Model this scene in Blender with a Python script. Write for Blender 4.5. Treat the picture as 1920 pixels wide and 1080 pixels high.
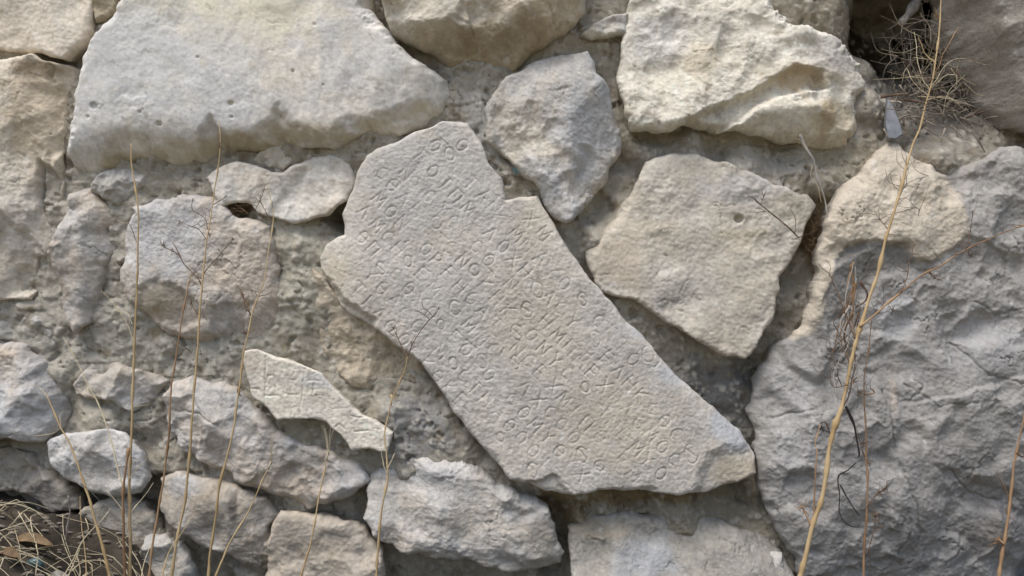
import bpy, math, random
import numpy as np

# ------------------------------------------------------------------ scene, camera, light
S = bpy.context.scene
for o in list(bpy.data.objects):
    bpy.data.objects.remove(o, do_unlink=True)

K = 0.00075            # metres per photo pixel on the wall plane
D = 1.25               # camera distance to the wall plane
ZC = 0.405             # camera height
cam_d = bpy.data.cameras.new("camera")
cam = bpy.data.objects.new("camera", cam_d)
S.collection.objects.link(cam)
cam.location = (0, -D, ZC)
cam.rotation_euler = (math.radians(90), 0, 0)
cam_d.sensor_width = 36.0
cam_d.lens = 36.0 * D / (1920 * K)
cam_d.clip_start = 0.02
cam_d.clip_end = 1000.0
S.camera = cam

SUN_EL, SUN_AZ = math.radians(64), math.radians(-140)   # azimuth from +Y (behind the wall), negative = left
w = bpy.data.worlds.new("World")
S.world = w
w.use_nodes = True
nt = w.node_tree
bg = nt.nodes["Background"]
sky = nt.nodes.new("ShaderNodeTexSky")
sky.sky_type = 'NISHITA'
sky.sun_disc = False
sky.sun_elevation = SUN_EL
sky.sun_rotation = SUN_AZ
sky.dust_density = 2.5
sky.air_density = 1.0
sky.ozone_density = 0.6
nt.links.new(sky.outputs[0], bg.inputs[0])
bg.inputs[1].default_value = 0.085
sun_d = bpy.data.lights.new("sun", 'SUN')
sun_d.energy = 1.5
sun_d.angle = math.radians(32)
sun_d.color = (1.0, 0.966, 0.917)
sun = bpy.data.objects.new("sun", sun_d)
S.collection.objects.link(sun)
sun.rotation_euler = (math.radians(90) - SUN_EL, 0, math.pi - SUN_AZ)
S.view_settings.view_transform = 'Standard'
S.view_settings.look = 'None'
S.view_settings.gamma = 1.0
S.view_settings.use_curve_mapping = False
S.view_settings.exposure = 1.05

# ------------------------------------------------------------------ noise
_ang = np.random.RandomState(5).rand(4096) * 2 * np.pi
_gx, _gy = np.cos(_ang).astype(np.float32), np.sin(_ang).astype(np.float32)


def _hash(ix, iy, seed):
    h = (ix.astype(np.int64) * 374761393 + iy.astype(np.int64) * 668265263 + seed * 974711) & 0xffffffff
    h = ((h ^ (h >> 13)) * 1274126177) & 0xffffffff
    return (h ^ (h >> 16))


def perlin(x, y, seed=0):
    ix, iy = np.floor(x), np.floor(y)
    fx, fy = x - ix, y - iy
    u, v = fx * fx * fx * (fx * (fx * 6 - 15) + 10), fy * fy * fy * (fy * (fy * 6 - 15) + 10)

    def g(a, b):
        h = _hash(ix + a, iy + b, seed) & 4095
        return _gx[h] * (fx - a) + _gy[h] * (fy - b)
    n0 = g(0, 0) * (1 - u) + g(1, 0) * u
    n1 = g(0, 1) * (1 - u) + g(1, 1) * u
    return (n0 * (1 - v) + n1 * v) * 1.45


def fbm(x, y, scale, octs, seed, gain=0.5):
    a, t, f = 1.0, 0.0, 1.0 / scale
    for i in range(octs):
        t = t + a * perlin(x * f + i * 17.3, y * f - i * 9.1, seed + i * 31)
        a *= gain
        f *= 2.03
    return t


def facets(x, y, scale, slope, seed, mode=-1, k=16.0):
    """scalloped fracture surface: envelope of tilted shallow bowls, about -1..1"""
    X, Y = x / scale, y / scale
    ix, iy = np.floor(X), np.floor(Y)
    best = None
    for a in (-1, 0, 1):
        for b in (-1, 0, 1):
            h = _hash(ix + a, iy + b, seed)
            cx = ix + a + (h & 255) / 255.0
            cy = iy + b + ((h >> 8) & 255) / 255.0
            an = ((h >> 16) & 255) / 255.0 * 2 * np.pi
            mg = slope * (0.3 + 0.7 * ((h >> 24) & 127) / 127.0)
            dx, dy = X - cx, Y - cy
            v = (dx * dx + dy * dy) * 0.85 + mg * (np.cos(an) * dx + np.sin(an) * dy) + 0.35 * ((h >> 5) & 63) / 63.0
            v = np.exp(-k * v)
            best = v if best is None else best + v
    best = -np.log(best) / k
    return best * 2 - 0.7 if mode < 0 else 0.7 - best * 2


def smooth(e0, e1, x):
    t = np.clip((x - e0) / (e1 - e0), 0, 1)
    return t * t * (3 - 2 * t)


def sdf(poly, x, y):
    """signed distance to a polygon, negative inside"""
    P = np.asarray(poly, float)
    d2 = np.full(x.shape, 1e18)
    ins = np.zeros(x.shape, bool)
    n = len(P)
    for i in range(n):
        a, b = P[i], P[(i + 1) % n]
        ex, ey = b - a
        t = np.clip(((x - a[0]) * ex + (y - a[1]) * ey) / (ex * ex + ey * ey + 1e-9), 0, 1)
        d2 = np.minimum(d2, (x - a[0] - t * ex) ** 2 + (y - a[1] - t * ey) ** 2)
        c = (a[1] > y) != (b[1] > y)
        if ey != 0:
            ins ^= c & (x < (y - a[1]) * ex / ey + a[0])
    d = np.sqrt(d2)
    return np.where(ins, -d, d)


def polydist(pts, x, y):
    P = np.asarray(pts, float)
    d2 = np.full(x.shape, 1e18)
    for a, b in zip(P[:-1], P[1:]):
        ex, ey = b - a
        t = np.clip(((x - a[0]) * ex + (y - a[1]) * ey) / (ex * ex + ey * ey + 1e-9), 0, 1)
        d2 = np.minimum(d2, (x - a[0] - t * ex) ** 2 + (y - a[1] - t * ey) ** 2)
    return np.sqrt(d2)


# ------------------------------------------------------------------ helpers
def link(o):
    S.collection.objects.link(o)
    return o


def raw_mesh(name, V, faces_list, cols=None, mat=None, parent=None):
    """faces_list: list of int arrays (n,4)/(n,3) or 1-D ngons"""
    me = bpy.data.meshes.new(name)
    V = np.asarray(V, np.float32)
    me.vertices.add(len(V))
    me.vertices.foreach_set("co", V.ravel())
    loops, starts, pos = [], [], 0
    for F in faces_list:
        F = np.asarray(F, np.int32)
        if F.ndim == 1:
            F = F[None, :]
        if len(F) == 0:
            continue
        loops.append(F.ravel())
        starts.append(pos + np.arange(len(F), dtype=np.int32) * F.shape[1])
        pos += F.size
    L, St = np.concatenate(loops), np.concatenate(starts)
    me.loops.add(len(L))
    me.loops.foreach_set("vertex_index", L)
    me.polygons.add(len(St))
    me.polygons.foreach_set("loop_start", St)
    me.polygons.foreach_set("use_smooth", np.ones(len(St), bool))
    me.update(calc_edges=True)
    me.validate()
    if cols is not None:
        at = me.attributes.new("tint", 'FLOAT_COLOR', 'POINT')
        c = np.ones((len(V), 4), np.float32)
        c[:, :3] = cols
        at.data.foreach_set("color", c.ravel())
    if mat:
        me.materials.append(mat)
    o = bpy.data.objects.new(name, me)
    link(o)
    if parent:
        o.parent = parent
    return o


def tag(o, label=None, cat=None, group=None, kind=None):
    if label:
        o["label"] = label
    if cat:
        o["category"] = cat
    if group:
        o["group"] = group
    if kind:
        o["kind"] = kind
    return o


def empty(name, loc=(0, 0, 0)):
    o = bpy.data.objects.new(name, None)
    o.location = loc
    o.empty_display_size = 0.05
    return link(o)


def to_world(px, py, h, hm):
    """photo-pixel wall coordinates at height h (px) in front of the wall plane; hm = height of the plane they were measured on"""
    s = (D - hm * K) / D
    return np.stack([(px - 960) * K * s, -h * K + 0 * px, ZC - (py - 540) * K * s], -1)


# ------------------------------------------------------------------ materials
def stone_material(name, grain, bump, speck, rough=0.92):
    m = bpy.data.materials.new(name)
    m.use_nodes = True
    n, l = m.node_tree.nodes, m.node_tree.links
    b = n["Principled BSDF"]
    b.inputs["Roughness"].default_value = rough
    b.inputs["Specular IOR Level"].default_value = 0.18
    at = n.new("ShaderNodeAttribute")
    at.attribute_name = "tint"
    geo = n.new("ShaderNodeNewGeometry")
    n1 = n.new("ShaderNodeTexNoise")
    n1.inputs["Scale"].default_value = 210
    n1.inputs["Detail"].default_value = 7
    n1.inputs["Roughness"].default_value = 0.68
    l.new(geo.outputs["Position"], n1.inputs["Vector"])
    mr = n.new("ShaderNodeMapRange")
    mr.inputs[1].default_value, mr.inputs[2].default_value = 0.25, 0.75
    mr.inputs[3].default_value, mr.inputs[4].default_value = 1 - grain, 1 + grain
    l.new(n1.outputs["Fac"], mr.inputs[0])
    mul = n.new("ShaderNodeVectorMath")
    mul.operation = 'SCALE'
    l.new(at.outputs["Color"], mul.inputs[0])
    l.new(mr.outputs[0], mul.inputs["Scale"])
    # dark specks and tiny pits
    n2 = n.new("ShaderNodeTexNoise")
    n2.inputs["Scale"].default_value = 420
    n2.inputs["Detail"].default_value = 3
    l.new(geo.outputs["Position"], n2.inputs["Vector"])
    m2 = n.new("ShaderNodeMapRange")
    m2.inputs[1].default_value, m2.inputs[2].default_value = 0.64, 0.74
    m2.inputs[3].default_value, m2.inputs[4].default_value = 0.0, speck
    l.new(n2.outputs["Fac"], m2.inputs[0])
    mx = n.new("ShaderNodeMix")
    mx.data_type = 'RGBA'
    mx.inputs["B"].default_value = (0.10, 0.085, 0.062, 1)
    l.new(m2.outputs[0], mx.inputs["Factor"])
    l.new(mul.outputs[0], mx.inputs["A"])
    l.new(mx.outputs["Result"], b.inputs["Base Color"])
    # relief below the mesh resolution
    n3 = n.new("ShaderNodeTexNoise")
    n3.inputs["Scale"].default_value = 330
    n3.inputs["Detail"].default_value = 8
    n3.inputs["Roughness"].default_value = 0.7
    l.new(geo.outputs["Position"], n3.inputs["Vector"])
    sb = n.new("ShaderNodeMath")
    sb.operation = 'SUBTRACT'
    l.new(n3.outputs["Fac"], sb.inputs[0])
    l.new(m2.outputs[0], sb.inputs[1])
    bp = n.new("ShaderNodeBump")
    bp.inputs["Strength"].default_value = bump
    bp.inputs["Distance"].default_value = 0.0022
    l.new(sb.outputs[0], bp.inputs["Height"])
    l.new(bp.outputs["Normal"], b.inputs["Normal"])
    return m


def plain_material(name, c1, c2, scale=90, rough=0.75, stretch=(1, 1, 1)):
    m = bpy.data.materials.new(name)
    m.use_nodes = True
    n, l = m.node_tree.nodes, m.node_tree.links
    b = n["Principled BSDF"]
    b.inputs["Roughness"].default_value = rough
    b.inputs["Specular IOR Level"].default_value = 0.25
    geo = n.new("ShaderNodeNewGeometry")
    mp = n.new("ShaderNodeMapping")
    mp.inputs["Scale"].default_value = stretch
    l.new(geo.outputs["Position"], mp.inputs["Vector"])
    n1 = n.new("ShaderNodeTexNoise")
    n1.inputs["Scale"].default_value = scale
    n1.inputs["Detail"].default_value = 5
    l.new(mp.outputs[0], n1.inputs["Vector"])
    r = n.new("ShaderNodeValToRGB")
    r.color_ramp.elements[0].position = 0.3
    r.color_ramp.elements[1].position = 0.7
    r.color_ramp.elements[0].color = (*c1, 1)
    r.color_ramp.elements[1].color = (*c2, 1)
    l.new(n1.outputs["Fac"], r.inputs[0])
    l.new(r.outputs[0], b.inputs["Base Color"])
    return m


M_STONE = stone_material("weathered_limestone", 0.2, 0.85, 0.35)
M_SMOOTH = stone_material("worn_limestone", 0.17, 0.32, 0.22)
M_MORTAR = stone_material("earth_mortar", 0.16, 0.9, 0.55, 0.97)
M_STEM = plain_material("straw_stem", (0.30, 0.205, 0.095), (0.47, 0.355, 0.20), 60, 0.6, (1, 1, 0.15))
M_STEM_R = plain_material("reddish_stem", (0.16, 0.085, 0.045), (0.36, 0.24, 0.13), 45, 0.65, (1, 1, 0.2))
M_STRAW = plain_material("pale_straw", (0.38, 0.32, 0.20), (0.56, 0.49, 0.35), 80, 0.7, (1, 1, 0.2))
M_TWIG = plain_material("dark_twig", (0.07, 0.045, 0.035), (0.19, 0.125, 0.085), 120, 0.8)
M_GREY = plain_material("bleached_wood", (0.20, 0.18, 0.16), (0.46, 0.43, 0.39), 140, 0.8, (1, 1, 0.25))
M_CHIP = plain_material("weathered_chips", (0.10, 0.085, 0.07), (0.27, 0.235, 0.19), 60, 0.85)
M_LEAF = plain_material("dead_leaf", (0.10, 0.062, 0.034), (0.24, 0.165, 0.09), 70, 0.7)
M_DARKLEAF = plain_material("blackened_leaf", (0.02, 0.017, 0.017), (0.075, 0.06, 0.055), 70, 0.6)
M_SLATE = plain_material("slate", (0.15, 0.16, 0.178), (0.24, 0.25, 0.265), 120, 0.7)
M_TEAL = plain_material("teal_scrap", (0.02, 0.13, 0.16), (0.05, 0.24, 0.28), 90, 0.4)
M_GLASSY = plain_material("blue_glassy", (0.03, 0.07, 0.07), (0.11, 0.17, 0.19), 70, 0.2)
# ------------------------------------------------------------------ the wall
WALL = tag(empty("stone_wall", (0, 0, 0)), "old rubble wall of pale limestone blocks set in earthy grey mortar", "wall", None, "thing")

CREAM, GREY, TAN = (0.56, 0.515, 0.43), (0.475, 0.456, 0.423), (0.54, 0.455, 0.345)
PALE, BLUE, OCHRE = (0.60, 0.575, 0.52), (0.40, 0.405, 0.415), (0.40, 0.315, 0.195)
BROWN, PINK = (0.25, 0.185, 0.115), (0.52, 0.44, 0.35)


def outline_warp(x, y, amp, seed):
    return (x + amp * fbm(x, y, 46, 2, seed) + amp * 0.22 * fbm(x, y, 13, 2, seed + 5),
            y + amp * fbm(x, y, 46, 2, seed + 11) + amp * 0.22 * fbm(x, y, 13, 2, seed + 17))


def make_stone(poly, h=25, R=(14, 20), side=None, warp=5, planes=(), dents=(), bumps=(), pits=(), grooves=(), fac=(10, 105, 4, 38),
               med=2.5, fine=0.8, aniso=None, base=GREY, second=CREAM, mix=0.5, mscale=120, stains=(), depth=95, inset=16, g=1.9,
               seed=1, patches=(), mat=None, label=None, name="stone", streak=0, smin=6, facw=16, crack=3.0, chip=9.0, boost=1.55):
    P = np.asarray(poly, float)
    x0, y0 = P.min(0) - 12
    x1, y1 = P.max(0) + 12
    nx, ny = int((x1 - x0) / g) + 1, int((y1 - y0) / g) + 1
    X, Y = np.meshgrid(x0 + np.arange(nx) * g, y0 + np.arange(ny) * g)

    def sd_at(x, y):
        wx, wy = outline_warp(x, y, warp, seed)
        return sdf(P, wx, wy)
    sd = sd_at(X, Y)
    keep = sd < 0.45 * g
    q = keep[:-1, :-1] & keep[1:, :-1] & keep[:-1, 1:] & keep[1:, 1:]
    # largest connected patch of cells only
    lab = np.where(q, np.arange(q.size).reshape(q.shape), -1)
    for _ in range(4000):
        m = lab.copy()
        m[1:] = np.maximum(m[1:], lab[:-1]); m[:-1] = np.maximum(m[:-1], lab[1:])
        m[:, 1:] = np.maximum(m[:, 1:], lab[:, :-1]); m[:, :-1] = np.maximum(m[:, :-1], lab[:, 1:])
        m = np.where(q, m, -1)
        # pointer jumping
        f = np.concatenate([m.ravel(), [-1]])
        m = np.where(q, np.maximum(m, f[m]), -1)
        if (m == lab).all():
            break
        lab = m
    ids, cnt = np.unique(lab[q], return_counts=True)
    q = lab == ids[np.argmax(cnt)]
    idx = -np.ones(X.shape, np.int64)
    used = np.zeros(X.shape, bool)
    used[:-1, :-1] |= q; used[1:, :-1] |= q; used[:-1, 1:] |= q; used[1:, 1:] |= q
    idx[used] = np.arange(used.sum())
    A, B, C_, D_ = idx[:-1, :-1][q], idx[:-1, 1:][q], idx[1:, 1:][q], idx[1:, :-1][q]
    F = np.stack([A, D_, C_, B], 1)                 # counter-clockwise seen from -Y
    x, y, s = X[used].copy(), Y[used].copy(), sd[used]
    E = np.concatenate([F[:, [0, 1]], F[:, [1, 2]], F[:, [2, 3]], F[:, [3, 0]]])
    n = len(x)
    key, rkey = E[:, 0] * n + E[:, 1], E[:, 1] * n + E[:, 0]
    be = E[~np.isin(key, rkey)]
    bv = np.unique(be)
    e = 0.8
    gx = (sd_at(x + e, y) - sd_at(x - e, y)) / (2 * e)
    gy = (sd_at(x, y + e) - sd_at(x, y - e)) / (2 * e)
    gl = np.sqrt(gx * gx + gy * gy) + 1e-6
    gx, gy = gx / gl, gy / gl
    x[bv] -= (gx * s)[bv] * 0.95
    y[bv] -= (gy * s)[bv] * 0.95
    s[bv] = 0
    d = np.maximum(-s, 0)
    # ---- front relief
    ax, ay = x, y
    if aniso:
        an, ra = math.radians(aniso[0]), aniso[1]
        ax = (x * math.cos(an) + y * math.sin(an)) / ra
        ay = (-x * math.sin(an) + y * math.cos(an))
    wx = ax + facw * fbm(x, y, 70, 3, seed + 3)
    wy = ay + facw * fbm(x, y, 70, 3, seed + 4)
    H = np.full(n, float(h))
    if planes:
        acc = None
        for (px, py, ph, sx, sy) in planes:
            v = ph + (x - px) * sx + (y - py) * sy
            acc = np.exp(-v / smin) if acc is None else acc + np.exp(-v / smin)
        H = -smin * np.log(acc)
    for (px, py, rx, ry, a) in bumps:
        H += a * np.exp(-((x - px) / rx) ** 2 - ((y - py) / ry) ** 2)
    nd = 5 * fbm(x, y, 34, 3, seed + 8)
    for (dp, a, soft) in dents:
        H -= a * smooth(soft, -soft, sdf(dp, x + nd, y + nd[::-1] * 0 + 5 * fbm(x, y, 30, 3, seed + 9)))
    wear = 0.4 + 0.65 * smooth(-0.55, 0.35, fbm(x, y, 75, 3, seed + 13))
    gw = 1.1 if len(grooves) > 12 else 5.0
    for (gp, wd, a) in grooves:
        gd = polydist(gp, x + gw * fbm(x, y, 22, 2, seed + 10), y + gw * fbm(x, y, 22, 2, seed + 12))
        H -= a * np.exp(-(gd / wd) ** 2) * (wear if len(grooves) > 12 else 1)
    mk = 0.35 + 0.95 * smooth(-0.3, 0.4, fbm(x, y, 200, 2, seed + 26))
    if fac[0]:
        H += boost * fac[0] * facets(wx, wy, fac[1], 1.0, seed + 20, -1, 26.0)
    if fac[2]:
        H += 0.62 * boost * fac[2] * facets(wx * 1.0 + 300, wy, fac[3], 0.9, seed + 21, -1, 32.0) * (0.35 + 0.65 * smooth(-0.4, 0.5, fbm(x, y, 90, 2, seed + 22))) * mk
    H += 0.85 * mk * med * fbm(ax, ay, 30, 4, seed + 23, 0.58) + fine * fbm(x, y, 7, 2, seed + 24)
    H += med * 2.6 * fbm(x, y, 140, 2, seed + 25)
    if chip:
        # isolated conchoidal chips with crisp edges
        for sc, am, sd_, t0 in ((92, chip, 60, 0.15), (40, chip * 0.5, 63, 0.3)):
            f = facets(x + 0.22 * sc * fbm(x, y, sc * .6, 3, seed + sd_), y + 0.22 * sc * fbm(x, y, sc * .6, 3, seed + sd_ + 1), sc, 1.3, seed + sd_, -1, 40.0)
            H -= am * np.maximum(0, t0 - f) ** 0.8 * smooth(-0.15, 0.3, fbm(x, y, 130, 2, seed + sd_ + 2))
    if crack:
        c = np.abs(fbm(ax + 18 * fbm(x, y, 36, 3, seed + 70), ay + 18 * fbm(x, y, 36, 3, seed + 71), 150, 3, seed + 72))
        H -= crack * smooth(0.025, 0.0, c) * smooth(0.0, 0.35, fbm(x, y, 110, 2, seed + 73))
        c = np.abs(fbm(ax + 8 * fbm(x, y, 18, 2, seed + 74), ay, 60, 2, seed + 75))
        H -= 0.3 * crack * smooth(0.03, 0.0, c) * smooth(0.1, 0.45, fbm(x, y, 60, 2, seed + 76))
    for (px, py, r, a) in pits:
        H -= a * smooth(1.0, 0.55, np.sqrt((x - px) ** 2 + ((y - py) * 1.15) ** 2) / r)
    # ---- rounded rim
    up = np.clip((gy + 1) / 2, 0, 1)
    Rr = R[0] * (1 - up) + R[1] * up
    if side:
        lr = np.clip((gx + 1) / 2, 0, 1)
        Rr = Rr * (1 - np.abs(gx)) + np.abs(gx) * (side[0] * (1 - lr) + side[1] * lr)
    Rr = Rr * np.clip(1 + 0.75 * fbm(x, y, 55, 3, seed + 30), 0.35, 2.2)
    t = np.clip(d / np.maximum(Rr, 1), 0, 1)
    rim = np.maximum(Rr, 1) * (1 - np.sqrt(np.maximum(1 - (1 - t) ** 2, 0)))
    rim = np.minimum(rim, Rr * 0.96)
    H = H - rim
    # ---- colour of the stone, some light and shade painted in
    f1 = fbm(x, y, mscale, 4, seed + 40)
    f2 = fbm(x, y, 34, 4, seed + 41)
    mm = np.clip(mix + 0.65 * f1 + 0.3 * f2, 0, 1)[:, None]
    col = np.array(base) * (1 - mm) + np.array(second) * mm
    col = col * (1 + 0.15 * fbm(x, y, 13, 4, seed + 42, 0.62) + 0.12 * fbm(x, y, 60, 3, seed + 48) + 0.07 * fbm(x, y, 300, 2, seed + 43))[:, None]
    if streak:
        col = col * (1 + streak * fbm(x, y / 9.0, 13, 3, seed + 44))[:, None]
    for (px, py, rx, ry, c, a) in stains:  # real stains, plus shade and glow put into the colour
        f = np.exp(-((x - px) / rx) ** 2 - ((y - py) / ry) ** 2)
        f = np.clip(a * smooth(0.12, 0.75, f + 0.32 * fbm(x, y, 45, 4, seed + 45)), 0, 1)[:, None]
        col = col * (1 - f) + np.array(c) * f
    for (pp, c, a, soft) in patches:
        f = a * smooth(soft, -soft, sdf(pp, x + 6 * fbm(x, y, 30, 4, seed + 56), y + 6 * fbm(x, y, 30, 4, seed + 57)))[:, None]
        col = col * (1 - f) + np.array(c) * (1 + 0.12 * fbm(x, y, 24, 4, seed + 58))[:, None] * f
    dk = smooth(0.5, 0.95, fbm(x, y, 22, 4, seed + 46))[:, None] * 0.35
    col = col * (1 - dk) + np.array((0.22, 0.185, 0.14)) * dk
    lt = smooth(0.55, 1.0, fbm(x, y, 26, 4, seed + 47))[:, None] * 0.45
    col = col * (1 - lt) + np.array((0.66, 0.64, 0.60)) * lt
    col = np.clip(col, 0.03, 0.72)
    # ---- side rings going back into the wall
    hm = float(h)
    V = [to_world(x, y, H, hm)]
    Cc = [col]
    bx, by, bh, bgx, bgy = x[bv], y[bv], H[bv], gx[bv], gy[bv]
    # keep the outline's normals calm on the way back
    loc = {v: i for i, v in enumerate(bv)}
    m = len(bv)
    prev = bv.copy()
    faces4 = [F]
    ea = np.array([loc[v] for v in be[:, 0]])
    eb = np.array([loc[v] for v in be[:, 1]])
    off = n
    nz = fbm(bx, by, 60, 2, seed + 50)
    for k, fr in enumerate((0.05, 0.12, 0.2, 0.3, 0.42, 0.56, 0.75, 1.0)):
        dp = fr * depth
        u, v = bx + 0.9 * dp, by - 0.7 * dp
        ins = inset * fr * (1 + 0.4 * nz)
        if k < 7:
            ins = ins + min(1, (k + 1) / 3.0) * (3.2 * fbm(u, v, 38, 3, seed + 51) + 3.0 * facets(u, v, 30, 0.9, seed + 52) * min(1.0, med / 2))
        rx, ry = bx - bgx * ins, by - bgy * ins
        rh = bh * (1 - fr) + (hm - depth) * fr + (3 * fbm(u, v, 24, 2, seed + 53) if k < 7 else 0)
        V.append(to_world(rx, ry, rh, hm))
        m2 = np.clip(0.5 + 0.7 * fbm(u, v, 50, 4, seed + 54), 0, 1)[:, None]
        cs = (np.array(base) * (1 - m2) + np.array(second) * m2) * (1 + 0.15 * fbm(u, v, 14, 3, seed + 55))[:, None]
        q_ = min(1.0, (k + 1) / 4.0)
        earth = np.array((0.33, 0.27, 0.18))
        cs = cs * (1 - 0.35 * q_) + earth * 0.35 * q_
        Cc.append(np.clip(col[bv] * (1 - q_) + cs * q_, .03, .7))
        cur = off + np.arange(m)
        faces4.append(np.stack([prev[eb], prev[ea], cur[ea], cur[eb]], 1))
        prev = cur
        off += m
    # back cap
    nxt = dict(zip(eb.tolist(), ea.tolist()))
    caps, seen = [], set()
    for s0 in list(nxt):
        if s0 in seen:
            continue
        loop, c = [], s0
        while c not in seen and c in nxt:
            seen.add(c)
            loop.append(c)
            c = nxt[c]
        if len(loop) > 2:
            caps.append(prev[np.array(loop)])
    o = raw_mesh(name, np.concatenate(V), faces4 + caps, np.concatenate(Cc), mat or M_STONE, WALL)
    if label:
        o["label"] = label
    return o


def _ell(cx, cy, rx, ry, a0=0, a1=360, tilt=-12, n=14):
    t = np.radians(np.linspace(a0, a1, n))
    ti = math.radians(tilt)
    ex, ey = rx * np.cos(t), ry * np.sin(t)
    return [(cx + u * math.cos(ti) - v * math.sin(ti), cy + u * math.sin(ti) + v * math.cos(ti)) for u, v in zip(ex, ey)]


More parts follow.
